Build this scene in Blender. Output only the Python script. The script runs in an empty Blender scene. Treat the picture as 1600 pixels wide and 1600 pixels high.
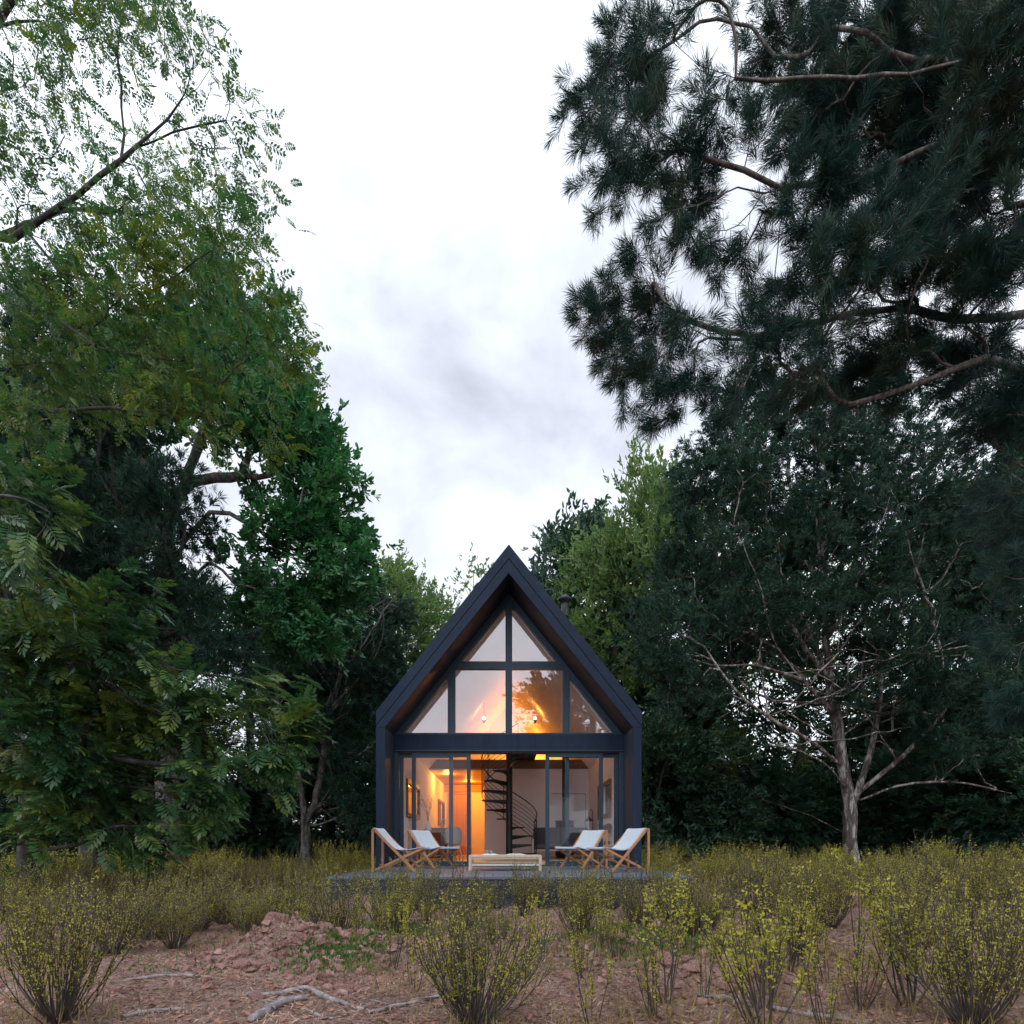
import bpy, math, random
import numpy as np
from mathutils import Vector, Matrix

# ---------------------------------------------------------------- camera, sky, sun, exposure
SC = bpy.context.scene
COL = SC.collection
R = math.radians
FPX, VX, HY, EYE = 888.9, 795.0, 1320.0, 0.95   # 20 mm lens on a 36 mm sensor; vanishing point of the photograph

cam_d = bpy.data.cameras.new('camera')
cam_d.sensor_width = 36.0
cam_d.lens = 20.0
cam_d.shift_x = (800 - VX) / 1600.0
cam_d.shift_y = (HY - 800) / 1600.0
cam_d.clip_start = 0.05
cam_d.clip_end = 2000.0
cam = bpy.data.objects.new('camera', cam_d)
COL.objects.link(cam)
cam.location = (0, 0, EYE)
cam.rotation_euler = (R(90), 0, 0)
SC.camera = cam

SUN_EL, SUN_AZ = R(52), R(200)          # high, behind the camera and to the left, behind cloud
world = bpy.data.worlds.new('World')
SC.world = world
world.use_nodes = True
nt = world.node_tree
nt.nodes.clear()
def N(tree, typ, **kw):
    n = tree.nodes.new(typ)
    for k, v in kw.items():
        if k in n.inputs:
            n.inputs[k].default_value = v
        else:
            setattr(n, k, v)
    return n
w_out = N(nt, 'ShaderNodeOutputWorld')
w_bg = N(nt, 'ShaderNodeBackground', Strength=0.1)
sky = N(nt, 'ShaderNodeTexSky')
sky.sky_type = 'NISHITA'
sky.sun_disc = False
sky.sun_elevation = SUN_EL
sky.sun_rotation = SUN_AZ
tc = N(nt, 'ShaderNodeTexCoord')
mp = N(nt, 'ShaderNodeMapping')
mp.inputs['Scale'].default_value = (1.0, 1.0, 1.25)
mp.inputs['Location'].default_value = (0.35, 0.1, 0.2)
nz = N(nt, 'ShaderNodeTexNoise', Scale=3.4, Detail=9.0, Roughness=0.52, Distortion=0.25)
nt.links.new(tc.outputs['Generated'], mp.inputs['Vector'])
nt.links.new(mp.outputs['Vector'], nz.inputs['Vector'])
# a heavier bank of cloud low over the house
def sky_bank(dirv, inner, outer, amount, prev):
    v = Vector(dirv).normalized()
    ds = N(nt, 'ShaderNodeVectorMath', operation='DISTANCE')
    ds.inputs[1].default_value = v
    nt.links.new(tc.outputs['Generated'], ds.inputs[0])
    mr = N(nt, 'ShaderNodeMapRange', interpolation_type='SMOOTHSTEP')
    mr.inputs['From Min'].default_value = inner
    mr.inputs['From Max'].default_value = outer
    mr.inputs['To Min'].default_value = amount
    mr.inputs['To Max'].default_value = 0.0
    nt.links.new(ds.outputs['Value'], mr.inputs['Value'])
    ad = N(nt, 'ShaderNodeMath', operation='ADD')
    nt.links.new(prev, ad.inputs[0])
    nt.links.new(mr.outputs['Result'], ad.inputs[1])
    return ad.outputs[0]
f = sky_bank((-240, 889, 560), 0.0, 0.80, 0.38, nz.outputs['Fac'])
f = sky_bank((230, 889, 660), 0.0, 0.55, 0.15, f)
rp = N(nt, 'ShaderNodeValToRGB')
rp.color_ramp.elements[0].position = 0.40
rp.color_ramp.elements[0].color = (16.0, 17.2, 18.6, 1)
rp.color_ramp.elements[1].position = 1.0
rp.color_ramp.elements[1].color = (5.9, 6.15, 7.2, 1)
nt.links.new(f, rp.inputs['Fac'])
mx = N(nt, 'ShaderNodeMix', data_type='RGBA')
mx.inputs['Factor'].default_value = 0.94
nt.links.new(sky.outputs['Color'], mx.inputs['A'])
nt.links.new(rp.outputs['Color'], mx.inputs['B'])
nt.links.new(mx.outputs['Result'], w_bg.inputs['Color'])
nt.links.new(w_bg.outputs['Background'], w_out.inputs['Surface'])

sun_d = bpy.data.lights.new('sun', 'SUN')
sun_d.energy = 0.7
sun_d.angle = R(18)
sun_d.color = (1.0, 0.96, 0.9)
sun = bpy.data.objects.new('sun', sun_d)
COL.objects.link(sun)
sun.rotation_euler = Vector((-math.sin(SUN_AZ) * math.cos(SUN_EL), -math.cos(SUN_AZ) * math.cos(SUN_EL), -math.sin(SUN_EL))).to_track_quat('-Z', 'Y').to_euler()

SC.view_settings.view_transform = 'Standard'
SC.view_settings.look = 'None'
SC.view_settings.gamma = 1.0
SC.view_settings.exposure = 0.2
SC.render.engine = 'CYCLES'
SC.cycles.max_bounces = 8
SC.cycles.transparent_max_bounces = 24
SC.cycles.diffuse_bounces = 5
SC.cycles.sample_clamp_indirect = 6.0
SC.cycles.caustics_reflective = False
SC.cycles.caustics_refractive = False

# ---------------------------------------------------------------- helpers
def at(px, py, d):
    """a point of the place seen at pixel (px, py) of the photograph, d metres ahead of the camera"""
    return Vector(((px - VX) * d / FPX, d, EYE + (HY - py) * d / FPX))

def tag(o, label=None, cat=None, group=None, kind=None):
    if label: o['label'] = label
    if cat: o['category'] = cat
    if group: o['group'] = group
    if kind: o['kind'] = kind
    return o

def empty(name, loc, rz=0.0, label=None, cat=None, group=None):
    o = bpy.data.objects.new(name, None)
    o.empty_display_size = 0.2
    COL.objects.link(o)
    o.location = loc
    o.rotation_euler = (0, 0, rz)
    return tag(o, label, cat, group)

def link_mesh(name, me, parent=None, mats=()):
    o = bpy.data.objects.new(name, me)
    COL.objects.link(o)
    if parent: o.parent = parent
    for m in mats: me.materials.append(m)
    return o

def np_mesh(name, verts, faces, mats=(), mat_idx=None, tint=None, smooth=False):
    """verts (n,3), faces (m,k) with one k"""
    verts = np.asarray(verts, np.float32); faces = np.asarray(faces, np.int32)
    me = bpy.data.meshes.new(name)
    m, k = faces.shape
    me.vertices.add(len(verts)); me.vertices.foreach_set('co', verts.ravel())
    me.loops.add(m * k); me.loops.foreach_set('vertex_index', faces.ravel())
    me.polygons.add(m)
    me.polygons.foreach_set('loop_start', np.arange(0, m * k, k, dtype=np.int32))
    me.polygons.foreach_set('loop_total', np.full(m, k, np.int32))
    if mat_idx is not None: me.polygons.foreach_set('material_index', np.asarray(mat_idx, np.int32))
    me.polygons.foreach_set('use_smooth', np.full(m, smooth))
    if tint is not None:
        a = me.attributes.new('tint', 'FLOAT', 'FACE')
        a.data.foreach_set('value', np.asarray(tint, np.float32))
    for mt in mats: me.materials.append(mt)
    me.update(calc_edges=True)
    return me

class MB:
    """collects boxes, bars, tubes and prisms, and links them as one mesh object"""
    def __init__(self): self.v = []; self.f = []; self.sm = []
    def add(self, vs, fs, smooth=False):
        o = len(self.v)
        self.v += [tuple(p) for p in vs]
        self.f += [tuple(i + o for i in q) for q in fs]
        self.sm += [smooth] * len(fs)
    def box(self, x0, x1, y0, y1, z0, z1):
        self.add([(x0,y0,z0),(x1,y0,z0),(x1,y1,z0),(x0,y1,z0),(x0,y0,z1),(x1,y0,z1),(x1,y1,z1),(x0,y1,z1)],
                 [(0,3,2,1),(4,5,6,7),(0,1,5,4),(1,2,6,5),(2,3,7,6),(3,0,4,7)])
        return self
    def prism(self, poly, y0, y1):
        """poly of (x,z) seen from -y, run from y0 to y1"""
        n = len(poly)
        vs = [(x, y0, z) for x, z in poly] + [(x, y1, z) for x, z in poly]
        fs = [tuple(range(n)), tuple(range(2*n-1, n-1, -1))]
        fs += [(i, i+n, (i+1) % n + n, (i+1) % n) for i in range(n)]
        a = sum(poly[i][0]*poly[(i+1)%n][1]-poly[(i+1)%n][0]*poly[i][1] for i in range(n))
        if a < 0: fs = [q[::-1] for q in fs]
        self.add(vs, fs); return self
    def bar(self, p0, p1, w, h, up=(0,0,1)):
        p0, p1 = Vector(p0), Vector(p1); d = (p1-p0).normalized(); up = Vector(up)
        s = d.cross(up)
        if s.length < 1e-4: s = d.cross(Vector((0,1,0)))
        s.normalize(); u = s.cross(d).normalized()
        vs = []
        for p in (p0, p1):
            for a, b in ((-1,-1),(1,-1),(1,1),(-1,1)): vs.append(p + s*(a*w/2) + u*(b*h/2))
        self.add(vs, [(0,1,2,3),(7,6,5,4),(0,4,5,1),(1,5,6,2),(2,6,7,3),(3,7,4,0)]); return self
    def tube(self, pts, rad, n=8, caps=True):
        pts = [Vector(p) for p in pts]; m = len(pts)
        rad = [rad]*m if isinstance(rad, (int, float)) else rad
        vs = []; prev = None
        for i, p in enumerate(pts):
            t = (pts[min(i+1, m-1)] - pts[max(i-1, 0)])
            t = t.normalized() if t.length > 1e-9 else Vector((0,0,1))
            if prev is None:
                s = t.cross(Vector((0,0,1)))
                if s.length < 1e-3: s = t.cross(Vector((1,0,0)))
            else: s = prev - t*prev.dot(t)
            s.normalize(); prev = s; u = t.cross(s)
            for k in range(n):
                a = 2*math.pi*k/n
                vs.append(p + (s*math.cos(a) + u*math.sin(a))*rad[i])
        fs = [(i*n+k, i*n+(k+1)%n, (i+1)*n+(k+1)%n, (i+1)*n+k) for i in range(m-1) for k in range(n)]
        self.add(vs, fs, True)
        if caps: self.add([vs[k] for k in range(n)][::-1], [tuple(range(n))]); self.add([vs[(m-1)*n+k] for k in range(n)], [tuple(range(n))])
        return self
    def lathe(self, prof, c, n=20):
        """prof of (r,z) turned round the vertical through c"""
        vs = []; m = len(prof)
        for r, z in prof:
            for k in range(n):
                a = 2*math.pi*k/n; vs.append((c[0]+r*math.cos(a), c[1]+r*math.sin(a), c[2]+z))
        self.add(vs, [(i*n+k, i*n+(k+1)%n, (i+1)*n+(k+1)%n, (i+1)*n+k) for i in range(m-1) for k in range(n)], True); return self
    def build(self, name, mat, parent=None, bevel=0.0):
        me = bpy.data.meshes.new(name)
        me.from_pydata(self.v, [], self.f); me.update()
        me.polygons.foreach_set('use_smooth', self.sm)
        o = link_mesh(name, me, parent, (mat,))
        if bevel:
            b = o.modifiers.new('edge', 'BEVEL'); b.width = bevel; b.segments = 2; b.limit_method = 'ANGLE'; b.angle_limit = R(40)
        return o

def ball(name, c, r, mat, parent=None, n=12):
    m = MB(); prof = [(r*math.sin(math.pi*i/n), -r*math.cos(math.pi*i/n)) for i in range(n+1)]
    m.lathe(prof, c, 16); return m.build(name, mat, parent)

def copy_tree(o, parent=None):
    c = o.copy(); COL.objects.link(c)
    if parent: c.parent = parent
    for ch in list(o.children): copy_tree(ch, c)
    return c

# ---------------------------------------------------------------- materials
def new_mat(name):
    m = bpy.data.materials.new(name); m.use_nodes = True
    t = m.node_tree; t.nodes.clear()
    out = N(t, 'ShaderNodeOutputMaterial')
    b = N(t, 'ShaderNodeBsdfPrincipled')
    t.links.new(b.outputs[0], out.inputs['Surface'])
    return m, t, b, out

def ramp(t, fac, stops):
    r = N(t, 'ShaderNodeValToRGB')
    e = r.color_ramp.elements
    while len(e) < len(stops): e.new(0.5)
    for i, (p, c) in enumerate(stops):
        e[i].position = p; e[i].color = (*c, 1)
    t.links.new(fac, r.inputs['Fac']); return r.outputs['Color']

def noise(t, scale, detail=4, rough=0.55, stretch=None, coord='Object', dist=0.0):
    c = N(t, 'ShaderNodeTexCoord'); v = c.outputs[coord]
    if stretch:
        mpn = N(t, 'ShaderNodeMapping'); mpn.inputs['Scale'].default_value = stretch
        t.links.new(v, mpn.inputs['Vector']); v = mpn.outputs['Vector']
    n = N(t, 'ShaderNodeTexNoise', Scale=scale, Detail=detail, Roughness=rough, Distortion=dist)
    t.links.new(v, n.inputs['Vector']); return n.outputs['Fac']

def bump(t, b, h, strength=0.4, dist=0.01):
    n = N(t, 'ShaderNodeBump', Strength=strength, Distance=dist)
    t.links.new(h, n.inputs['Height']); t.links.new(n.outputs['Normal'], b.inputs['Normal']); return n

def grainy(name, c0, c1, scale=8, stretch=None, rough=0.7, bs=0.3, bd=0.004, spec=0.4, lo=0.3, hi=0.7, metal=0.0, detail=5, blotch=0.0):
    m, t, b, o = new_mat(name)
    f = noise(t, scale, detail, 0.6, stretch); cf = f
    if blotch:                                    # weathering: broad uneven patches and runs
        g = noise(t, 1.7, 6, 0.65, (1.5, 1.5, 0.5)); q = N(t, 'ShaderNodeMath', operation='MULTIPLY_ADD'); t.links.new(g, q.inputs[0]); q.inputs[1].default_value = blotch; q.inputs[2].default_value = -blotch*0.5
        s_ = N(t, 'ShaderNodeMath', operation='ADD'); t.links.new(f, s_.inputs[0]); t.links.new(q.outputs[0], s_.inputs[1]); cf = s_.outputs[0]
    t.links.new(ramp(t, cf, [(lo, c0), (hi, c1)]), b.inputs['Base Color'])
    b.inputs['Roughness'].default_value = rough; b.inputs['Specular IOR Level'].default_value = spec
    b.inputs['Metallic'].default_value = metal
    bump(t, b, f, bs, bd); return m

def planked(name, c0, c1, axis, pitch, rough=0.65, gap=0.05, gapc=(0.004,0.004,0.005), grain=(1,1,1), gscale=14, spec=0.35):
    """boards side by side along one axis of the object, with grain and dark joints"""
    m, t, b, o = new_mat(name)
    c = N(t, 'ShaderNodeTexCoord'); sx = N(t, 'ShaderNodeSeparateXYZ'); t.links.new(c.outputs['Object'], sx.inputs[0])
    dv = N(t, 'ShaderNodeMath', operation='DIVIDE'); t.links.new(sx.outputs[axis], dv.inputs[0]); dv.inputs[1].default_value = pitch
    fr = N(t, 'ShaderNodeMath', operation='FRACT'); t.links.new(dv.outputs[0], fr.inputs[0])
    fl = N(t, 'ShaderNodeMath', operation='FLOOR'); t.links.new(dv.outputs[0], fl.inputs[0])
    wn = N(t, 'ShaderNodeTexWhiteNoise', noise_dimensions='1D'); t.links.new(fl.outputs[0], wn.inputs['W'])
    g = noise(t, gscale, 6, 0.6, grain)
    ad = N(t, 'ShaderNodeMath', operation='MULTIPLY_ADD'); t.links.new(wn.outputs['Value'], ad.inputs[0]); ad.inputs[1].default_value = 0.35; t.links.new(g, ad.inputs[2])
    col = ramp(t, ad.outputs[0], [(0.35, c0), (0.95, c1)])
    gp = N(t, 'ShaderNodeMath', operation='LESS_THAN'); t.links.new(fr.outputs[0], gp.inputs[0]); gp.inputs[1].default_value = gap
    mxn = N(t, 'ShaderNodeMix', data_type='RGBA'); t.links.new(gp.outputs[0], mxn.inputs['Factor']); t.links.new(col, mxn.inputs['A']); mxn.inputs['B'].default_value = (*gapc, 1)
    t.links.new(mxn.outputs['Result'], b.inputs['Base Color'])
    b.inputs['Roughness'].default_value = rough; b.inputs['Specular IOR Level'].default_value = spec
    sb = N(t, 'ShaderNodeMath', operation='SUBTRACT'); t.links.new(g, sb.inputs[0]); t.links.new(gp.outputs[0], sb.inputs[1])
    bump(t, b, sb.outputs[0], 0.5, 0.004); return m

def leafy(name, c0, c1, c2, rough=0.42, trans=0.28, spec=0.45, big=0.9):
    """leaves: every leaf its own tint, drifting slowly through the crown"""
    m, t, b, o = new_mat(name)
    a = N(t, 'ShaderNodeAttribute', attribute_name='tint')
    n = noise(t, big, 3, 0.5)
    ad = N(t, 'ShaderNodeMath', operation='MULTIPLY_ADD'); t.links.new(a.outputs['Fac'], ad.inputs[0]); ad.inputs[1].default_value = 0.55
    sb = N(t, 'ShaderNodeMath', operation='MULTIPLY_ADD'); t.links.new(n, sb.inputs[0]); sb.inputs[1].default_value = 0.9; sb.inputs[2].default_value = -0.22
    t.links.new(sb.outputs[0], ad.inputs[2])
    col = ramp(t, ad.outputs[0], [(0.12, c0), (0.5, c1), (0.92, c2)])
    t.links.new(col, b.inputs['Base Color'])
    b.inputs['Roughness'].default_value = rough; b.inputs['Specular IOR Level'].default_value = spec
    tr = N(t, 'ShaderNodeBsdfTranslucent')
    hs = N(t, 'ShaderNodeHueSaturation', Saturation=1.1, Value=1.5); t.links.new(col, hs.inputs['Color']); t.links.new(hs.outputs[0], tr.inputs['Color'])
    ms = N(t, 'ShaderNodeMixShader', Fac=trans)
    t.links.new(b.outputs[0], ms.inputs[1]); t.links.new(tr.outputs[0], ms.inputs[2]); t.links.new(ms.outputs[0], o.inputs['Surface'])
    return m

def lamp_mat(name, c, s):
    m = bpy.data.materials.new(name); m.use_nodes = True; t = m.node_tree; t.nodes.clear()
    o = N(t, 'ShaderNodeOutputMaterial'); e = N(t, 'ShaderNodeEmission', Color=(*c, 1), Strength=s)
    t.links.new(e.outputs[0], o.inputs['Surface']); return m

def pane_mat(name, refl, tint=(0.93,0.96,0.97)):
    m = bpy.data.materials.new(name); m.use_nodes = True; t = m.node_tree; t.nodes.clear()
    o = N(t, 'ShaderNodeOutputMaterial')
    g = N(t, 'ShaderNodeBsdfGlossy', Roughness=0.0, Color=(0.95,0.95,1.0,1))
    tr = N(t, 'ShaderNodeBsdfTransparent', Color=(*tint, 1))
    lw = N(t, 'ShaderNodeLayerWeight', Blend=0.25)
    mr = N(t, 'ShaderNodeMapRange'); mr.inputs['To Min'].default_value = refl; mr.inputs['To Max'].default_value = 0.9
    pw = N(t, 'ShaderNodeMath', operation='POWER'); pw.inputs[1].default_value = 3.0
    t.links.new(lw.outputs['Facing'], pw.inputs[0]); t.links.new(pw.outputs[0], mr.inputs['Value'])
    ms = N(t, 'ShaderNodeMixShader'); t.links.new(mr.outputs[0], ms.inputs[0]); t.links.new(tr.outputs[0], ms.inputs[1]); t.links.new(g.outputs[0], ms.inputs[2])
    t.links.new(ms.outputs[0], o.inputs['Surface']); return m

def bark(name, c0, c1, c2, scale=5.0, rough=0.85):
    m, t, b, o = new_mat(name)
    n1 = noise(t, scale, 6, 0.62, (1.6, 1.6, 0.5), dist=0.6)
    n2 = noise(t, scale*6, 4, 0.6, (1.4, 1.4, 0.35))
    mxn = N(t, 'ShaderNodeMath', operation='MULTIPLY_ADD'); t.links.new(n2, mxn.inputs[0]); mxn.inputs[1].default_value = 0.4
    sb = N(t, 'ShaderNodeMath', operation='SUBTRACT'); t.links.new(n1, sb.inputs[0]); sb.inputs[1].default_value = 0.2
    t.links.new(sb.outputs[0], mxn.inputs[2])
    t.links.new(ramp(t, mxn.outputs[0], [(0.36, c0), (0.5, c1), (0.62, c2)]), b.inputs['Base Color'])
    b.inputs['Roughness'].default_value = rough; bump(t, b, mxn.outputs[0], 0.8, 0.03); return m

M = {}
M['char'] = grainy('charred timber', (0.010,0.019,0.041), (0.020,0.034,0.068), 26, (1,1,0.12), 0.7, 0.5, 0.003, 0.22, 0.2, 0.8, blotch=0.9)
M['char_slope'] = grainy('charred sloping timber', (0.011,0.021,0.043), (0.023,0.038,0.073), 20, (0.8,1,0.8), 0.7, 0.5, 0.003, 0.22, 0.2, 0.8, blotch=0.9)
M['soffit'] = planked('charred soffit boards', (0.012,0.014,0.018), (0.022,0.025,0.031), 1, 0.14, 0.6, 0.05, grain=(1,3,1))
M['side'] = planked('charred wall boards', (0.026,0.032,0.048), (0.044,0.052,0.074), 1, 0.14, 0.6, 0.05, grain=(3,3,0.2))
M['roofing'] = planked('dark roofing', (0.020,0.022,0.030), (0.040,0.044,0.056), 1, 0.30, 0.5, 0.04, grain=(1,3,1))
M['deck'] = planked('stained deck boards', (0.075,0.100,0.150), (0.125,0.160,0.230), 1, 0.14, 0.5, 0.06, grain=(0.25,3,3), spec=0.5)
M['fascia'] = planked('stained fascia boards', (0.026,0.031,0.045), (0.046,0.052,0.072), 2, 0.16, 0.6, 0.07, grain=(0.25,3,3))
M['alu'] = grainy('blue grey metal', (0.022,0.042,0.066), (0.036,0.062,0.092), 30, None, 0.45, 0.05, 0.001, 0.3)
M['black'] = grainy('black metal', (0.012,0.014,0.016), (0.024,0.026,0.030), 20, None, 0.45, 0.1, 0.001, 0.4)
M['plaster'] = grainy('white plaster', (0.84,0.82,0.85), (0.89,0.87,0.90), 3, None, 0.9, 0.1, 0.002, 0.2)
M['slats'] = planked('warm ceiling boards', (0.36,0.17,0.07), (0.52,0.27,0.12), 1, 0.11, 0.5, 0.06, (0.05,0.02,0.01), (0.3,3,3))
M['loftboard'] = planked('brown loft boards', (0.20,0.11,0.065), (0.30,0.17,0.10), 2, 0.075, 0.55, 0.05, (0.03,0.015,0.01), (0.3,3,3))
M['doorwood'] = grainy('warm door wood', (0.42,0.22,0.10), (0.56,0.32,0.15), 9, (4,4,0.3), 0.45, 0.2, 0.002)
M['oak'] = grainy('oak floor', (0.44,0.32,0.22), (0.58,0.45,0.33), 5, (4,0.3,4), 0.4, 0.2, 0.002)
M['brownwood'] = grainy('brown window wood', (0.16,0.08,0.045), (0.26,0.14,0.08), 12, (3,3,0.4), 0.5, 0.2, 0.002)
M['teak'] = grainy('orange teak', (0.36,0.15,0.065), (0.54,0.26,0.12), 16, (2,2,2), 0.45, 0.2, 0.001)
M['palewood'] = grainy('pale ash wood', (0.50,0.37,0.28), (0.66,0.51,0.40), 12, (0.4,3,3), 0.5, 0.2, 0.001)
M['canvas'] = grainy('pale canvas', (0.43,0.48,0.55), (0.54,0.60,0.67), 60, None, 0.9, 0.5, 0.002, 0.2)
M['white'] = grainy('white glaze', (0.78,0.78,0.80), (0.84,0.84,0.85), 6, None, 0.35, 0.02, 0.001)
M['paper'] = grainy('white paper', (0.74,0.76,0.74), (0.84,0.85,0.83), 20, None, 0.7, 0.1, 0.001)
M['felt'] = grainy('beige chair felt', (0.34,0.31,0.28), (0.44,0.40,0.37), 50, None, 0.95, 0.3, 0.002, 0.1)
M['greyfab'] = grainy('charcoal cushion fabric', (0.075,0.07,0.075), (0.12,0.11,0.115), 50, None, 0.95, 0.3, 0.002, 0.1)
M['blueceramic'] = grainy('grey blue ceramic', (0.16,0.21,0.27), (0.22,0.28,0.35), 20, None, 0.4, 0.05, 0.001)
M['steel'] = grainy('brushed steel', (0.45,0.44,0.42), (0.55,0.54,0.52), 20, None, 0.3, 0.05, 0.001, metal=1.0)
M['copper'] = grainy('dark red lampshade metal', (0.09,0.03,0.03), (0.14,0.05,0.045), 20, None, 0.4, 0.05, 0.001)
M['stonetop'] = grainy('dark stone worktop', (0.10,0.08,0.085), (0.18,0.15,0.155), 30, None, 0.35, 0.05, 0.001)
M['redcab'] = grainy('red brown cabinet wood', (0.22,0.075,0.04), (0.32,0.12,0.065), 10, (3,3,0.4), 0.5, 0.2, 0.001)
M['driedtwig'] = grainy('dried orange twig', (0.24,0.10,0.05), (0.34,0.16,0.08), 20)
M['darkpane'] = grainy('dark window glass', (0.02,0.022,0.02), (0.04,0.04,0.035), 4, None, 0.08, 0.0, 0.001, 0.5)
M['loftpane'] = pane_mat('reflecting glass', 0.14, (0.99,0.99,0.99))
M['doorpane'] = pane_mat('clear door glass', 0.012, (0.98,0.985,0.99))
# ---------------------------------------------------------------- ground
_perm = np.random.RandomState(7).permutation(512)
_val = np.random.RandomState(8).rand(512)
def vnoise(x, y):
    xi = np.floor(x).astype(int); yi = np.floor(y).astype(int)
    fx = x - xi; fy = y - yi
    fx = fx*fx*(3-2*fx); fy = fy*fy*(3-2*fy)
    def h(a, b): return _val[(_perm[a & 511] + b) & 511]
    return (h(xi,yi)*(1-fx)+h(xi+1,yi)*fx)*(1-fy) + (h(xi,yi+1)*(1-fx)+h(xi+1,yi+1)*fx)*fy
def fbm(x, y, s, o=4):
    r = 0; a = 0.5
    for i in range(o):
        r = r + a*vnoise(x*s+17.3*i, y*s-9.1*i); s *= 2.03; a *= 0.5
    return r - 0.47
MOUNDS = [(-2.05,7.7,0.30,0.42,0.30),(2.0,7.85,0.33,0.40,0.30),(-1.3,7.4,0.16,0.5,0.4),(1.0,7.5,0.16,0.5,0.4),(0.1,7.4,0.14,0.5,0.35),
          (3.6,8.6,0.25,0.8,0.5),(4.3,7.0,0.22,0.7,0.4),(-3.6,8.2,0.16,0.9,0.5),(-1.55,5.15,0.21,0.62,0.45),(-0.85,4.75,0.14,0.4,0.35),(-2.05,4.95,0.16,0.35,0.32),
          (1.15,5.3,0.24,0.55,0.45),(1.5,4.2,0.14,0.45,0.35),(2.9,5.6,0.16,0.7,0.5),(6.2,6.6,0.24,1.2,0.6),(8.4,9.5,0.3,1.6,0.9),(0.6,4.5,0.10,0.4,0.4)]
def ground_h(x, y):
    x = np.asarray(x, float); y = np.asarray(y, float)
    h = 0.10*fbm(x, y, 0.28) + 0.07*fbm(x+5, y, 1.1)
    near = np.clip((16-y)/8, 0, 1)
    h = h + near*(0.035*fbm(x, y, 3.5) + 0.016*fbm(x, y, 11.0, 3))
    for mx_, my_, a, sx, sy in MOUNDS:
        g = np.exp(-((x-mx_)/sx)**2 - ((y-my_)/sy)**2)
        h = h + a*g*(0.6 + 1.1*(fbm(x, y, 2.6)+0.25) + 0.7*fbm(x, y, 8.0, 3) + 0.35*np.abs(fbm(x+3, y, 17.0, 2)))
    h = h + 0.010*np.clip(y-14, 0, 100)*0.6
    return h
def gz(x, y): return float(ground_h(np.array([x]), np.array([y]))[0])

def axis(fine0, fine1, step, far0, far1, grow=1.18):
    a = list(np.arange(fine0, fine1, step)); s = step
    while a[-1] < far1: s *= grow; a.append(a[-1]+s)
    b = [a[0]]; s = step
    while b[-1] > far0: s *= grow; b.append(b[-1]-s)
    return np.array(b[:0:-1] + a)
gx = axis(-5.0, 5.0, 0.032, -160, 160); gy = axis(2.2, 9.0, 0.032, -120, 260)
X, Y = np.meshgrid(gx, gy)
Zg = ground_h(X, Y)
nx, ny = len(gx), len(gy)
idx = np.arange(nx*ny).reshape(ny, nx)
gf = np.stack([idx[:-1,:-1], idx[:-1,1:], idx[1:,1:], idx[1:,:-1]], -1).reshape(-1, 4)

m, t, b, o = new_mat('dry soil')
n1 = noise(t, 0.9, 6, 0.6); n2 = noise(t, 14, 6, 0.7, dist=0.8); n3 = noise(t, 75, 3, 0.7, (1,0.5,1))
c1 = ramp(t, n1, [(0.36,(0.115,0.072,0.060)),(0.5,(0.27,0.163,0.138)),(0.62,(0.37,0.238,0.205))])
c2 = ramp(t, n2, [(0.30,(0.075,0.046,0.037)),(0.5,(0.25,0.155,0.128)),(0.72,(0.47,0.34,0.295))])
c3 = ramp(t, n3, [(0.30,(0.08,0.045,0.04)),(0.5,(0.32,0.20,0.175)),(0.72,(0.60,0.43,0.37))])
a1 = N(t, 'ShaderNodeMix', data_type='RGBA'); a1.inputs['Factor'].default_value = 0.5; t.links.new(c1, a1.inputs['A']); t.links.new(c2, a1.inputs['B'])
a2 = N(t, 'ShaderNodeMix', data_type='RGBA'); a2.inputs['Factor'].default_value = 0.5; t.links.new(a1.outputs['Result'], a2.inputs['A']); t.links.new(c3, a2.inputs['B'])
t.links.new(a2.outputs['Result'], b.inputs['Base Color']); b.inputs['Roughness'].default_value = 0.95; b.inputs['Specular IOR Level'].default_value = 0.15
ah = N(t, 'ShaderNodeMath', operation='ADD'); t.links.new(n2, ah.inputs[0]); t.links.new(n3, ah.inputs[1]); bump(t, b, ah.outputs[0], 0.9, 0.03)
M['soil'] = m
ground = link_mesh('ground', np_mesh('ground', np.stack([X.ravel(), Y.ravel(), Zg.ravel()], 1), gf, (M['soil'],), smooth=True))
tag(ground, 'reddish brown dry soil of the clearing around the cabin', 'ground', kind='structure')

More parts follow.
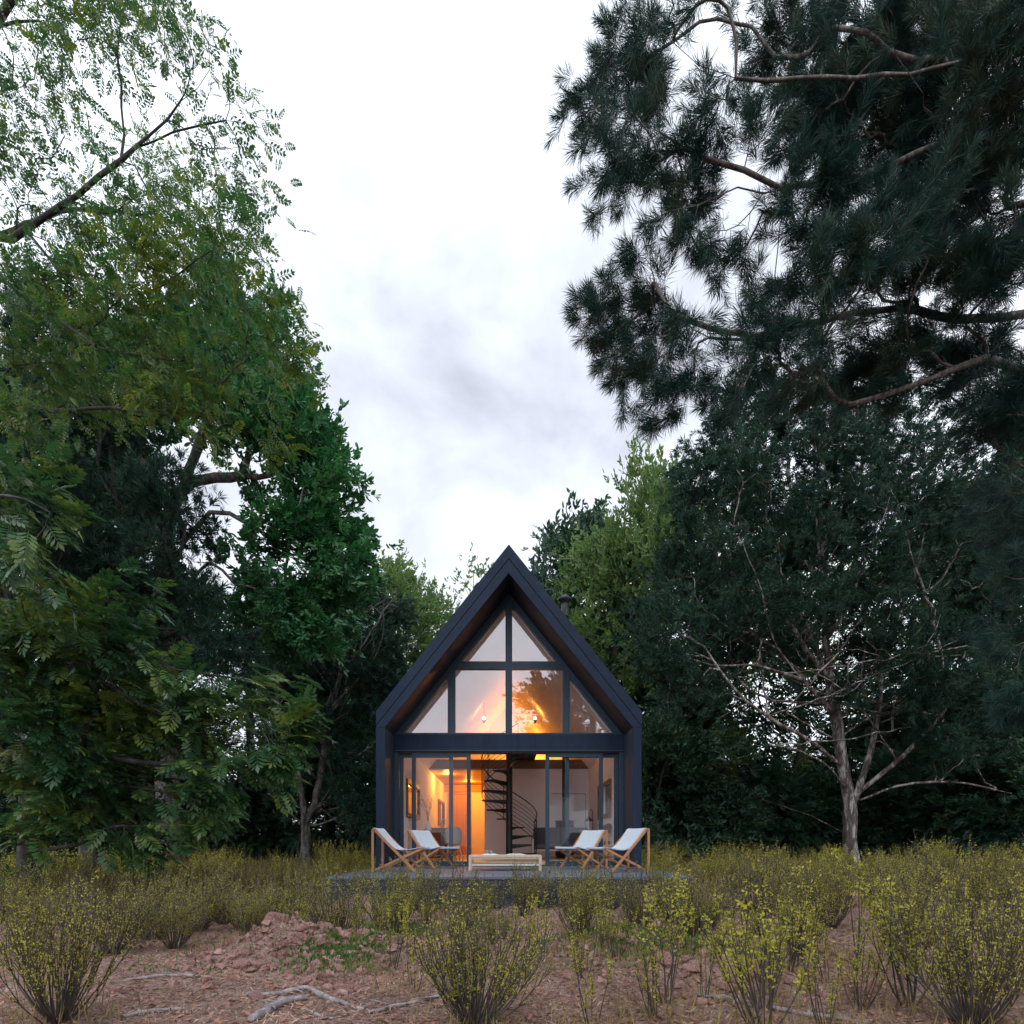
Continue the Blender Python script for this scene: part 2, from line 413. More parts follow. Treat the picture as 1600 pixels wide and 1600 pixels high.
# ---------------------------------------------------------------- the cabin
YF, YG, YB = 11.70, 12.68, 21.90      # front of the gable, glass wall, rear wall
OW, IW = 2.727, 2.546                  # outer and inner half widths
EZ, AZ = 3.70, 7.126                   # eave and ridge, outside
EI, AI = 3.372, 6.542                  # the same inside the porch
LW, FZ = 2.45, 0.565                   # lining half width, floor level
cabin = empty('cabin', (0, YF, 0), label='black timber gable cabin with a fully glazed front and lit orange inside', cat='cabin')
def cp(mb, name, mat, parent=cabin, bevel=0.0):
    ob = mb.build(name, mat, parent, bevel)
    if parent is cabin: ob.matrix_parent_inverse = Matrix.Translation((0, -YF, 0))
    return ob
for s in (-1, 1):
    cp(MB().box(*sorted((s*IW, s*OW)), YF+0.02, YB, 0.02, 3.36), 'wall', M['side'])
    rf = cp(MB().prism([(0,AZ-0.03),(s*OW,EZ-0.03),(s*OW,3.36),(s*IW,EI),(0,AI)], YF+0.02, YB), 'roof', M['soffit'])
    sheet = MB().prism([(0,AZ+0.012),(s*(OW+0.02),EZ-0.014),(s*(OW+0.02),EZ-0.044),(0,AZ-0.028)], YF+0.05, YB+0.1)
    k = 0
    yy = YF+0.05
    while yy < YB:                              # lapped courses break the edge line
        sheet.prism([(0,AZ+0.028),(s*(OW+0.045),EZ-0.030),(s*(OW+0.045),EZ-0.046),(0,AZ+0.010)], yy+0.3, yy+0.36); yy += 0.62
    cp(sheet, 'roof_covering', M['roofing'])
    tr = MB()
    tr.prism([(0,AZ),(s*OW,EZ),(s*OW,EZ-0.288),(0,AZ-0.285)], YF-0.012, YF+0.02)
    tr.prism([(0,AZ-0.300),(s*OW,EZ-0.302),(s*OW,3.374),(s*IW,EI),(0,AI)], YF-0.004, YF+0.02)
    cp(tr, 'barge_board', M['char_slope'], bevel=0.004)
    cp(MB().box(*sorted((s*IW, s*(OW+0.003))), YF-0.008, YF+0.02, 0.40, 3.366), 'corner_board', M['char'], bevel=0.004)
cp(MB().prism([(-IW,0.1),(IW,0.1),(IW,EI),(0,AI),(-IW,EI)], YB-0.1, YB-0.02), 'rear_wall', M['side'])

# glazed gable: frame members
GY0, GY1 = YG-0.06, YG+0.06
def slope_z(x): return AI - (AI-EI)/IW*abs(x)
fr = MB()
fr.prism([(-2.497,3.4335),(0,AI-0.004),(2.497,3.4335),(2.335,3.4335),(0,3.4335+1.245*2.335),(-2.335,3.4335)], GY0, GY1)
cp(fr, 'gable_frame', M['alu'])
cp(MB().box(-IW+0.003, IW-0.003, GY0-0.03, GY1+0.02, 3.05, 3.40), 'beam', M['char'], bevel=0.006)
cp(MB().box(-IW+0.003, IW-0.003, GY0-0.012, GY1, 3.40, 3.432), 'window_sill', M['alu'])
cp(MB().box(-IW+0.003, IW-0.003, GY0-0.06, GY1, 3.018, 3.048), 'drip_edge', M['alu'])
cp(MB().box(-0.075, 0.075, GY0-0.008, GY1, 3.433, AI-0.22), 'mullion', M['alu'])
for s in (-1, 1):
    cp(MB().prism([(s*1.19,3.433),(s*1.355,3.433),(s*1.355,slope_z(1.355)-0.15),(s*1.19,slope_z(1.19)-0.15)], GY0-0.004, GY1), 'mullion', M['alu'])
    cp(MB().box(*sorted((s*0.076, s*1.30)), GY0+0.004, GY1-0.004, 4.851, 5.022), 'transom', M['alu'])
    g = 0.012
    for nm, poly in (('window_pane', [(s*0.07,5.0),(s*1.2,5.0),(s*0.07,AI-0.17)]),
                     ('window_pane', [(s*0.07,3.43),(s*1.2,3.43),(s*1.2,4.87),(s*0.07,4.87)]),
                     ('window_pane', [(s*1.34,3.43),(s*2.40,3.43),(s*1.34,slope_z(1.34)-0.12)])):
        cp(MB().prism(poly, YG-0.005, YG+0.005), nm, M['loftpane'])
    cp(MB().box(*sorted((s*2.445, s*(IW-0.002))), GY0+0.002, GY1, 0.45, 3.017), 'door_jamb', M['alu'])
cp(MB().box(-2.44, 2.44, GY0+0.002, GY1+0.08, 2.985, 3.017), 'door_head', M['black'])
cp(MB().box(-2.44, 2.44, GY0-0.02, GY1+0.30, 0.455, 0.50), 'threshold', M['alu'])
# four sliding doors pushed to the sides
for x0, x1, yo in ((-2.44,-1.245,0.045),(-2.154,-0.846,-0.03),(0.813,2.09,-0.03),(1.26,2.44,0.045)):
    y0, y1 = YG+yo-0.022, YG+yo+0.022
    d = MB(); w = 0.088
    d.box(x0, x0+w, y0, y1, 0.505, 2.98); d.box(x1-w, x1, y0, y1, 0.505, 2.98)
    d.box(x0+w, x1-w, y0+0.002, y1-0.002, 2.897, 2.98); d.box(x0+w, x1-w, y0+0.002, y1-0.002, 0.505, 0.585)
    dr = cp(d, 'sliding_door', M['alu'])
    cp(MB().box(x0+w-0.01, x1-w+0.01, YG+yo-0.004, YG+yo+0.004, 0.58, 2.90), 'pane', M['doorpane'], dr).matrix_parent_inverse = Matrix.Translation((0,0,0))

# inside shell
YI = YG + 0.075
LS = 6.30
lz = lambda x: LS - 1.245*abs(x)
cp(MB().box(-IW+0.003, IW-0.003, GY1+0.02, YB-0.11, FZ-0.06, FZ), 'floor', M['oak'])
for s in (-1, 1):
    cp(MB().box(*sorted((s*LW, s*(LW+0.05))), YI, YB-0.11, FZ+0.001, 3.25), 'inner_wall', M['plaster'])
    cp(MB().prism([(s*LW,3.252),(s*(LW+0.05),3.252),(0,LS+0.08),(0,LS)], YI, YB-0.11), 'ceiling', M['plaster'])
cp(MB().prism([(-LW,FZ),(LW,FZ),(LW,3.25),(0,LS-0.004),(-LW,3.25)], YB-0.16, YB-0.112), 'back_wall', M['plaster'])
LY = 17.35
cp(MB().prism([(-LW+0.002,3.27),(LW-0.002,3.27),(lz(0)/1.245-3.55/1.245-0.004,3.55),(-(LS-3.55)/1.245+0.004,3.55)], LY, YB-0.17), 'loft', M['loftboard'])
cp(MB().box(-LW+0.003, -0.74, LY+0.04, YB-0.17, 3.245, 3.268), 'slatted_ceiling', M['slats'])
cp(MB().box(-0.74, LW-0.003, LY+0.03, LY+0.13, FZ+0.002, 3.268), 'partition', M['plaster'])
pt = cp(MB().box(-0.74, -0.64, LY+0.131, YB-0.17, FZ+0.002, 3.243), 'partition', M['plaster'])
# hatch door drawn in the partition
dd = MB(); X0, X1, ZT = (862-795)*17.35/FPX, (915-795)*17.35/FPX, 2.50
dd.box(X0, X1, LY+0.012, LY+0.028, FZ+0.01, ZT)
dn = cp(dd, 'flush_door', M['plaster'])
gp = MB(); gp.box(X1, X1+0.014, LY+0.022, LY+0.0295, FZ+0.01, ZT); gp.box(X0, X1+0.014, LY+0.022, LY+0.0295, ZT+0.001, ZT+0.014)
cp(gp, 'door_gap', M['black'], dn).matrix_parent_inverse = Matrix.Translation((0,0,0))
# kitchen end wall with the lit orange door
ky = YB-0.17
kd = cp(MB().box((708-795)*ky/FPX, (729-795)*ky/FPX, ky-0.05, ky-0.005, FZ+0.01, 2.86), 'inner_door', M['doorwood'])
kf = MB(); xa, xb = (703-795)*ky/FPX, (734-795)*ky/FPX
kf.box(xa-0.06, xa+0.06, ky-0.07, ky-0.003, FZ+0.01, 2.95); kf.box(xb-0.03, xb+0.06, ky-0.07, ky-0.003, FZ+0.01, 2.95); kf.box(xa+0.06, xb-0.03, ky-0.07, ky-0.003, 2.87, 2.95)
cp(kf, 'door_frame', M['doorwood'], kd).matrix_parent_inverse = Matrix.Translation((0,0,0))
cp(MB().box(-LW+0.004, -0.75, ky-0.08, ky-0.002, 2.97, 3.235), 'kitchen_bulkhead', M['slats'])
# side windows
def side_window(s, y0, y1, z0, z1):
    m_ = MB(); x = s*LW; w = 0.07
    def bx(a, b_, c, d_, e, f_): m_.box(*sorted((x-s*a, x-s*b_)), c, d_, e, f_)
    bx(-0.004, 0.05, y0, y0+w, z0, z1); bx(-0.004, 0.05, y1-w, y1, z0, z1)
    bx(-0.004, 0.05, y0+w, y1-w, z1-0.1, z1); bx(-0.004, 0.05, y0+w, y1-w, z0, z0+0.1)
    w_ = cp(m_, 'side_window', M['brownwood'])
    p = MB(); p.box(*sorted((x-s*0.002, x-s*0.012)), y0+w, y1-w, z0+0.1, z1-0.1)
    cp(p, 'pane', M['darkpane'], w_).matrix_parent_inverse = Matrix()
    q = MB(); ym = (y0+y1)/2; q.box(*sorted((x-s*0.013, x-s*0.035)), ym-0.10, ym+0.02, z0+0.1, z1-0.1)
    cp(q, 'window_bar', M['plaster'], w_).matrix_parent_inverse = Matrix()
side_window(-1, 13.55, 15.45, 1.62, 2.53)
side_window(1, 13.55, 15.40, 1.62, 2.53)
side_window(-1, 19.6, 21.35, 1.62, 2.53)
# flue through the roof
ch = MB(); cx, cy = 1.62, 16.5
ch.lathe([(0.10,4.9),(0.10,7.55),(0.115,7.55),(0.115,7.62),(0.10,7.62),(0.10,7.98)], (cx,cy,0), 20)
ch.lathe([(0.0,7.96),(0.12,7.96),(0.12,8.0),(0.19,8.02),(0.19,8.10),(0.05,8.19),(0.0,8.20)], (cx,cy,0), 20)
cp(ch, 'chimney', M['black'])

# deck
deck = empty('deck', (0, 10.0, 0), label='blue grey boarded deck running out in front of the cabin', cat='deck')
def dp(mb, name, mat, bevel=0.0):
    ob = mb.build(name, mat, deck, bevel); ob.matrix_parent_inverse = Matrix.Translation((0, -10.0, 0)); return ob
DX, DY = 2.69, 8.42
b_ = MB(); y = DY; rr = random.Random(3)
while y < 12.55:
    b_.box(-DX-0.03, DX+0.06, y, y+0.134, 0.435, 0.475 + rr.uniform(-0.0015, 0.0015)); y += 0.14
dp(b_, 'boards', M['deck'], 0.004)
fa = MB(); fa.box(-DX-0.03, DX+0.06, DY+0.02, DY+0.05, 0.02, 0.434); fa.box(-DX-0.02, -DX+0.02, DY+0.052, 12.4, 0.0, 0.434); fa.box(DX+0.0, DX+0.05, DY+0.052, 12.4, 0.0, 0.434)
dp(fa, 'fascia', M['fascia'])

# ---------------------------------------------------------------- lamps that are lit
WARM = (1.0, 0.36, 0.04)
M['bulb'] = lamp_mat('lit bulb', (1.0, 0.55, 0.20), 26.0)
M['dimbulb'] = lamp_mat('lit spotlight glass', (1.0, 0.62, 0.25), 3.0)
def bulb_light(name, loc, watts, parent, r=0.05, col=WARM):
    l = bpy.data.lights.new(name, 'POINT'); l.energy = watts; l.color = col; l.shadow_soft_size = r
    lo = bpy.data.objects.new(name, l); COL.objects.link(lo); lo.location = loc; lo.parent = parent; return lo
for px, side in ((756, 'left of the middle mullion'), (836, 'right of the middle mullion, above the stairs')):
    p = at(px, 1124, 17.5)
    pl = empty('pendant_lamp', p, label='small lit loft lamp shining ' + side, cat='pendant lamp', group='lit lamps hanging in the loft')
    top = lz(p.x) - p.z
    MB().tube([(0.05,0,-0.03),(0.05,0,0.14),(0.0,0,0.18),(0,0,top-0.005)], 0.008, 6).build('cord', M['black'], pl)
    MB().lathe([(0.0,-0.12),(0.03,-0.12),(0.055,-0.02),(0.05,-0.02),(0.028,-0.10),(0.0,-0.10)], (0,0,0), 16).build('lamp_shade', M['black'], pl)
    ball('bulb', (0,0,0.03), 0.045, M['bulb'], pl)
    l = bpy.data.lights.new('shaded_light', 'SPOT'); l.energy = 4 if px < 800 else 22; l.color = WARM; l.shadow_soft_size = 0.04; l.spot_size = R(168); l.spot_blend = 1.0
    lo = bpy.data.objects.new('shaded_light', l); COL.objects.link(lo); lo.location = (0,0,0.09); lo.parent = pl
    lo.rotation_euler = Vector((-0.1 if px < 800 else 0.1, 0.35, 0.45)).to_track_quat('-Z', 'Y').to_euler()
tl = empty('added_loft_lamp', (0.75, 20.6, 3.551), label='unseen lamp added on the loft floor to fill the gable with warm glow', cat='added lamp')  # out of sight behind the beam, added to warm the loft ceiling evenly
MB().lathe([(0,0),(0.09,0),(0.09,0.02),(0.02,0.04),(0.02,0.32),(0,0.32)], (0,0,0), 16).build('base', M['brownwood'], tl)
MB().lathe([(0.14,0.30),(0.09,0.52),(0.088,0.52),(0.137,0.30)], (0,0,0), 20).build('lamp_shade', M['paper'], tl)
ball('bulb', (0,0,0.44), 0.04, M['bulb'], tl)
bulb_light('bulb_light', (0,0,0.60), 125, tl, 0.12, (1.0,0.31,0.028))
for k, (x, y, wt) in enumerate(((-2.0,18.4,46),(-1.45,20.6,58))):
    sp = empty('ceiling_spotlight', (x, y, 3.244), label='recessed warm ceiling spotlight over the ' + ('kitchen counter' if k == 0 else 'orange kitchen door'), cat='spotlight', group='kitchen ceiling spotlights')
    MB().lathe([(0.0,-0.001),(0.07,-0.001),(0.07,-0.02),(0.05,-0.02),(0.05,-0.004)], (0,0,0), 16).build('ring', M['steel'], sp)
    ball('bulb', (0,0,-0.004), 0.022, M['dimbulb'], sp)
    bulb_light('bulb_light', (0,0,-0.12), wt, sp, 0.06, (1.0,0.37,0.04))
# ---------------------------------------------------------------- furniture on the deck
DZ = 0.476
def sling_chair(loc, yaw, label):
    c = empty('sling_chair', loc, yaw, label, 'deck chair', 'wooden sling chairs on the deck')
    W = 0.30
    for s in (-1, 1):
        y = s*W
        MB().bar((-0.425,y,0.0), (-0.425,y,0.745), 0.028, 0.042, (1,0,0)).build('back_post', M['teak'], c, 0.004)
        MB().bar((-0.40,y-s*0.031,0.735), (0.31,y-s*0.031,0.012), 0.026, 0.045).build('side_rail', M['teak'], c, 0.004)
        MB().bar((-0.40,y-s*0.060,0.035), (0.45,y-s*0.060,0.415), 0.026, 0.042).build('cross_leg', M['teak'], c, 0.004)
    t = MB()
    t.tube([(-0.41,-W-0.03,0.745),(-0.41,W+0.03,0.745)], 0.017, 8); t.build('top_bar', M['teak'], c)
    MB().tube([(0.445,-W,0.418),(0.445,W,0.418)], 0.016, 8).build('front_bar', M['teak'], c)
    MB().tube([(-0.385,-W+0.05,0.05),(-0.385,W-0.05,0.05)], 0.014, 8).build('stretcher', M['teak'], c)
    MB().tube([(0.085,-W+0.02,0.255),(0.085,W-0.02,0.255)], 0.013, 8).build('stretcher', M['teak'], c)
    prof = [(-0.425,0.735),(-0.43,0.765),(-0.405,0.775),(-0.375,0.755),(-0.31,0.675),(-0.22,0.560),(-0.12,0.465),(-0.03,0.412),(0.06,0.392),(0.17,0.397),(0.29,0.414),(0.41,0.436),(0.455,0.442),(0.47,0.425),(0.455,0.405)]
    cv = MB(); n = len(prof); ny_ = 9
    vs = []
    for i, (x, z) in enumerate(prof):
        for j in range(ny_):
            v = j/(ny_-1)*2-1
            vs.append((x, v*0.262, z - (1-v*v)*0.018*math.sin(math.pi*i/(n-1))))
    nn = len(vs)
    vs += [(x+0.0, y, z-0.012) for x, y, z in vs]
    fs = [(i*ny_+j, i*ny_+j+1, (i+1)*ny_+j+1, (i+1)*ny_+j) for i in range(n-1) for j in range(ny_-1)]
    fs = [q[::-1] for q in fs] + [tuple(k+nn for k in q) for q in fs]
    for i in range(n-1):
        for j, fl in ((0, False), (ny_-1, True)):
            a, b2 = i*ny_+j, (i+1)*ny_+j
            q = (a, b2, b2+nn, a+nn); fs.append(q if not fl else q[::-1])
    cv.add(vs, fs, True); cv.build('canvas', M['canvas'], c)
    return c
def on_deck(px, d): return Vector(((px-VX)*d/FPX, d, DZ))
sling_chair(on_deck(627, 10.12), R(-4), 'canvas sling chair seen side on beside the black left edge of the cabin')
sling_chair(on_deck(677, 11.35), R(-38), 'canvas sling chair turned towards the viewer in front of the left glass doors')
sling_chair(on_deck(966, 10.05), R(180+24), 'canvas sling chair before the right black edge of the cabin, its back near the trees')
sling_chair(on_deck(908, 11.2), R(180+44), 'canvas sling chair before the wood stove, its pale back facing the viewer')

tx, td = 789.5, 10.35
ct = empty('coffee_table', on_deck(tx, td + 0.3), 0, 'long low pale wood table in the middle of the deck', 'coffee table')
L, Wd, H = 0.665, 0.30, 0.285
for sx in (-1, 1):
    for sy in (-1, 1):
        MB().box(*sorted((sx*L, sx*(L-0.05))), *sorted((sy*Wd, sy*(Wd-0.05))), 0, H-0.045).build('leg', M['palewood'], ct, 0.003)
tp = MB(); tp.box(-L, L, -Wd, Wd, H-0.045, H); tp.build('table_top', M['palewood'], ct, 0.004)
sh = MB(); sh.box(-L+0.052, L-0.052, -Wd+0.03, Wd-0.03, 0.095, 0.115); sh.build('shelf', M['paper'], ct, 0.002)
ap = MB(); ap.box(-L+0.052, L-0.052, -Wd+0.012, -Wd+0.03, H-0.075, H-0.047); ap.build('apron', M['palewood'], ct)
def on_table(px, dy): return Vector(((px-VX)*(td+0.3+dy)/FPX, td+0.3+dy, DZ+H+0.001))
def magazine(px, dy, w, h, yaw, label, mat):
    m_ = MB()
    vs = []
    for i in range(9):
        u = i/8*2-1; zz = 0.022*math.exp(-((abs(u)-0.35)/0.4)**2)+0.004
        for v in (-1, 1): vs.append((u*w/2, v*h/2, zz))
    nn = len(vs); vs += [(x, y, 0.0) for x, y, z in vs]
    fs = [(2*i, 2*i+2, 2*i+3, 2*i+1) for i in range(8)] + [(nn+2*i, nn+2*i+1, nn+2*i+3, nn+2*i+2) for i in range(8)]
    fs += [(2*i, nn+2*i, nn+2*i+2, 2*i+2) for i in range(8)] + [(2*i+1, 2*i+3, nn+2*i+3, nn+2*i+1) for i in range(8)]
    fs += [(0, 1, nn+1, nn), (16, nn+16, nn+17, 17)]
    m_.add(vs, fs, True); o_ = m_.build('magazine', mat); o_.location = on_table(px, dy); o_.rotation_euler = (0,0,R(yaw)); return tag(o_, label, 'magazine', 'open magazines on the coffee table')
M['greenpaper'] = grainy('pale green paper', (0.55,0.66,0.55), (0.66,0.76,0.66), 20, None, 0.7, 0.1, 0.001)
magazine(766, -0.08, 0.34, 0.24, 8, 'white open magazine on the left part of the low table', M['paper'])
magazine(806, -0.02, 0.36, 0.26, -14, 'pale green open magazine on the right part of the low table', M['greenpaper'])
for px, dy, h_, lab in ((761, 0.16, 0.085, 'small grey blue cup nearest the kitchen end of the low table'), (767.5, 0.17, 0.078, 'small grey blue cup touching its twin and nearer the stair pole')):
    cu = MB(); cu.lathe([(0.0,0.0),(0.026,0.0),(0.036,h_),(0.032,h_),(0.024,0.008),(0.0,0.008)], (0,0,0), 16)
    o_ = cu.build('cup', M['blueceramic']); o_.location = on_table(px, dy); tag(o_, lab, 'cup', 'cups on the low table')

# ---------------------------------------------------------------- spiral staircase
SX, SY, SR = (795.6-VX)*15.3/FPX, 15.3, 0.74
st = empty('spiral_staircase', (SX, SY, FZ), 0, 'black steel spiral staircase winding up to the loft', 'staircase')
MB().tube([(0,0,0),(0,0,3.04)], 0.088, 20).build('pole', M['black'], st)
RISE, STEP = 0.239, R(30)
TH0 = R(-18)
def tread_z(i): return 0.13 + RISE*i
for i in range(12):
    a = TH0 + STEP*i; z = tread_z(i); m_ = MB()
    pts = []
    for da, r in ((-0.10,0.09),(-0.285,SR),(-0.1,SR+0.006),(0.1,SR+0.006),(0.285,SR),(0.10,0.09)):
        pts.append((r*math.cos(a+da), r*math.sin(a+da)))
    nn = len(pts)
    m_.add([(x,y,z) for x,y in pts]+[(x,y,z+0.035) for x,y in pts], [tuple(range(nn))[::-1], tuple(range(nn,2*nn))]+[(k,(k+1)%nn,(k+1)%nn+nn,k+nn) for k in range(nn)])
    # folded steel bracket under the step
    m_.add([(0.09*math.cos(a-0.1),0.09*math.sin(a-0.1),z-0.09),(0.09*math.cos(a+0.1),0.09*math.sin(a+0.1),z-0.09),(0.09*math.cos(a+0.1),0.09*math.sin(a+0.1),z-0.001),(0.09*math.cos(a-0.1),0.09*math.sin(a-0.1),z-0.001),(SR*0.93*math.cos(a),SR*0.93*math.sin(a),z-0.001)],
           [(0,1,4),(1,2,4),(2,3,4),(3,0,4)])
    m_.build('tread', M['black'], st)
def helix(dz, r, i0, i1, n=90):
    return [(r*math.cos(TH0+STEP*i), r*math.sin(TH0+STEP*i), 0.165+RISE*i+dz) for i in np.linspace(i0, i1, n)]
MB().tube(helix(0.90, SR, -0.3, 10.2), 0.017, 8).build('handrail', M['black'], st)
for k in range(7):
    MB().tube(helix(0.03+0.115*k, SR, -0.3, 10.2), 0.008 if k else 0.011, 5).build('rail', M['black'], st)
for i in (-0.3, 0.1, 4.0, 8.0, 10.2):
    z0 = 0.0 if i < 1 else 0.165+RISE*i
    a = TH0+STEP*i
    MB().tube([(SR*math.cos(a),SR*math.sin(a),z0),(SR*math.cos(a),SR*math.sin(a),0.165+RISE*i+0.9)], 0.013, 6).build('post', M['black'], st)
ld = MB(); ld.box(-0.02, 0.78, 0.0, LY-SY-0.004, 2.965, 2.984); ld.build('landing', M['black'], st)
# railing along the loft edge
lr = empty('loft_railing', (0, LY+0.06, 3.551), 0, 'thin dark railing along the loft edge behind the upper panes', 'railing')
MB().tube([(-1.85,0,0.62),(1.85,0,0.62)], 0.014, 6).build('top_rail', M['black'], lr)
for x in np.linspace(-1.8, 1.8, 7): MB().tube([(x,0,0),(x,0,0.61)], 0.009, 5).build('baluster', M['black'], lr)

# ---------------------------------------------------------------- inside, kitchen side
kc = empty('kitchen_counter', (-LW, 16.9, FZ), 0, 'red brown kitchen counter with dark worktop along the left wall', 'kitchen counter')
MB().box(0.004, 0.56, 0.02, 3.9, 0.08, 0.83).build('cabinet', M['redcab'], kc)
MB().box(0.004, 0.60, 0.0, 3.92, 0.831, 0.89).build('worktop', M['stonetop'], kc, 0.004)
tap = MB(); pts = [(0.32,1.1,0.891),(0.32,1.1,1.12)] + [(0.32+0.075-0.075*math.cos(a), 1.1, 1.12+0.085*math.sin(a)) for a in np.linspace(0.2, math.pi, 12)] + [(0.47,1.1,1.03)]
tap.tube(pts, 0.012, 8); tap.build('tap', M['steel'], kc)
bt = MB(); bt.lathe([(0,0),(0.035,0),(0.035,0.13),(0.012,0.19),(0.012,0.25),(0,0.25)], (0,0,0), 12); o_ = bt.build('bottle', M['doorwood']); o_.location = (-LW+0.43, 19.3, FZ+0.891); tag(o_, 'amber bottle standing on the dark worktop behind the tap', 'bottle')

dt = empty('dining_table', (-1.99, 14.4, FZ), 0, 'small wooden dining table at the left wall under the vase', 'dining table')
MB().box(-0.42, 0.42, -0.6, 0.6, 0.70, 0.735).build('table_top', M['brownwood'], dt, 0.004)
for sx in (-1,1):
    for sy in (-1,1): MB().tube([(sx*0.36,sy*0.52,0),(sx*0.34,sy*0.5,0.699)], [0.018,0.028], 8).build('leg', M['brownwood'], dt)
va = empty('vase', ((669-VX)*14.25/FPX, 14.25, FZ+0.736), 0, 'white bottle vase with thin orange twigs on the dining table', 'vase')
MB().lathe([(0,0),(0.075,0),(0.092,0.05),(0.075,0.11),(0.04,0.16),(0.024,0.22),(0.026,0.25),(0.018,0.25),(0.016,0.2),(0.0,0.15)], (0,0,0), 20).build('bottle', M['white'], va)
rr = random.Random(11); tw = MB()
for k in range(8):
    a = rr.uniform(0, 6.28); sp = rr.uniform(0.08, 0.30); h_ = rr.uniform(0.35, 0.72)
    p = [Vector((0,0,0.2)), Vector((sp*0.25*math.cos(a), sp*0.25*math.sin(a), 0.2+h_*0.5)), Vector((sp*math.cos(a), sp*math.sin(a), 0.2+h_))]
    tw.tube(p, [0.005,0.004,0.002], 4)
    for j in range(9):
        u = rr.uniform(0.35, 1); q = p[1].lerp(p[2], u) if u > 0.4 else p[0].lerp(p[1], u*2)
        q2 = q + Vector((rr.uniform(-.07,.07), rr.uniform(-.07,.07), rr.uniform(0,.06)))
        tw.tube([q, q2], [0.003,0.002], 3); n_ = Vector((rr.uniform(-1,1),rr.uniform(-1,1),rr.uniform(-1,1))).normalized()*0.02; s_ = n_.cross(Vector((0,0,1)))
        tw.add([q2-n_, q2+s_*0.6, q2+n_, q2-s_*0.6], [(0,1,2,3)])
tw.build('twigs', M['driedtwig'], va)

def shell_chair(loc, yaw, label, fabric, legm):
    c = empty('dining_chair', loc, yaw, label, 'chair')
    vs = []; n = 13; rows = [(0.40,0.20),(0.46,0.235),(0.58,0.25),(0.70,0.235),(0.79,0.19),(0.825,0.12)]
    for z, w in rows:
        for k in range(n):
            u = k/(n-1)*2-1
            vs.append((-0.20-0.10*(z-0.4)+0.14*abs(u)**2.2, u*w, z))
    m_ = MB(); nn = len(vs); vs += [(x+0.025, y*0.95, z) for x, y, z in vs]
    fs = [(i*n+k, i*n+k+1, (i+1)*n+k+1, (i+1)*n+k) for i in range(len(rows)-1) for k in range(n-1)]
    fs += [tuple(v+nn for v in q[::-1]) for q in fs]
    e = [k for k in range(n)] + [i*n+n-1 for i in range(1, len(rows))] + [(len(rows)-1)*n+k for k in range(n-2, -1, -1)] + [i*n for i in range(len(rows)-2, 0, -1)]
    fs += [(e[i], e[i-1], e[i-1]+nn, e[i]+nn) for i in range(len(e))]
    m_.add(vs, fs, True); m_.build('backrest', fabric, c)
    MB().lathe([(0,0.39),(0.19,0.39),(0.235,0.415),(0.235,0.445),(0.2,0.46),(0,0.465)], (0.03,0,0), 24).build('seat', fabric, c)
    for sx in (-1,1):
        for sy in (-1,1): MB().tube([(sx*0.22+0.02,sy*0.21,0),(sx*0.14+0.02,sy*0.14,0.39)], [0.011,0.017], 8).build('leg', legm, c)
    return c
shell_chair((-1.42, 14.15, FZ+0.001), R(118), 'beige upholstered chair with rounded back at the small dining table', M['felt'], M['palewood'])

# ---------------------------------------------------------------- inside, living side
sv = empty('wood_stove', (1.62, 16.5, FZ+0.001), 0, 'round black wood stove with tall flue pipe before the white partition', 'stove')
MB().lathe([(0,0.0),(0.24,0.0),(0.24,0.04),(0.265,0.05),(0.265,1.05),(0.275,1.05),(0.275,1.08),(0.0,1.085)], (0,0,0), 32).build('body', M['black'], sv)
dm = MB(); prev = None; vs = []
for k in range(9):
    a = R(-90-38+76*k/8)
    for z in (0.42, 0.92): vs.append((0.270*math.cos(a), 0.270*math.sin(a), z))
for k in range(9):
    a = R(-90-38+76*k/8)
    for z in (0.42, 0.92): vs.append((0.262*math.cos(a), 0.262*math.sin(a), z))
fs = [(2*k, 2*k+2, 2*k+3, 2*k+1) for k in range(8)] + [(2*k, 2*k+18, 2*k+20, 2*k+2) for k in range(8)] + [(2*k+1, 2*k+3, 2*k+21, 2*k+19) for k in range(8)]
dm.add(vs, fs, True); dm.build('door', M['darkpane'], sv)
MB().tube([(0.16,-0.26,0.55),(0.16,-0.28,0.56),(0.16,-0.28,0.78),(0.16,-0.26,0.79)], 0.008, 6).build('handle', M['steel'], sv)
MB().tube([(0,0,1.085),(0,0,lz(1.62)-FZ-0.02)], 0.075, 20).build('flue_pipe', M['black'], sv)

sf = empty('sofa', ((852-VX)*15.6/FPX+0.45, 15.6, FZ+0.001), 0, 'low charcoal sofa with pale wooden frame beside the wood stove', 'sofa')
W2 = 0.78
MB().box(-W2, W2, -0.36, 0.36, 0.22, 0.26).build('frame', M['palewood'], sf)
for s in (-1,1):
    ar = MB(); ar.box(*sorted((s*W2, s*(W2+0.05))), -0.36, 0.36, 0.50, 0.54); ar.box(*sorted((s*W2, s*(W2+0.05))), -0.36, -0.31, 0.0, 0.499); ar.box(*sorted((s*W2, s*(W2+0.05))), 0.31, 0.36, 0.0, 0.499); ar.build('armrest', M['palewood'], sf, 0.006)
MB().box(-W2+0.01, W2-0.01, -0.35, 0.20, 0.262, 0.42).build('seat_cushion', M['greyfab'], sf, 0.05)
for s in (-1,1):
    MB().bar((s*(W2/2),0.20,0.40), (s*(W2/2),0.33,0.86), W2-0.03, 0.14, (0,1,0)).build('back_cushion', M['greyfab'], sf, 0.05)

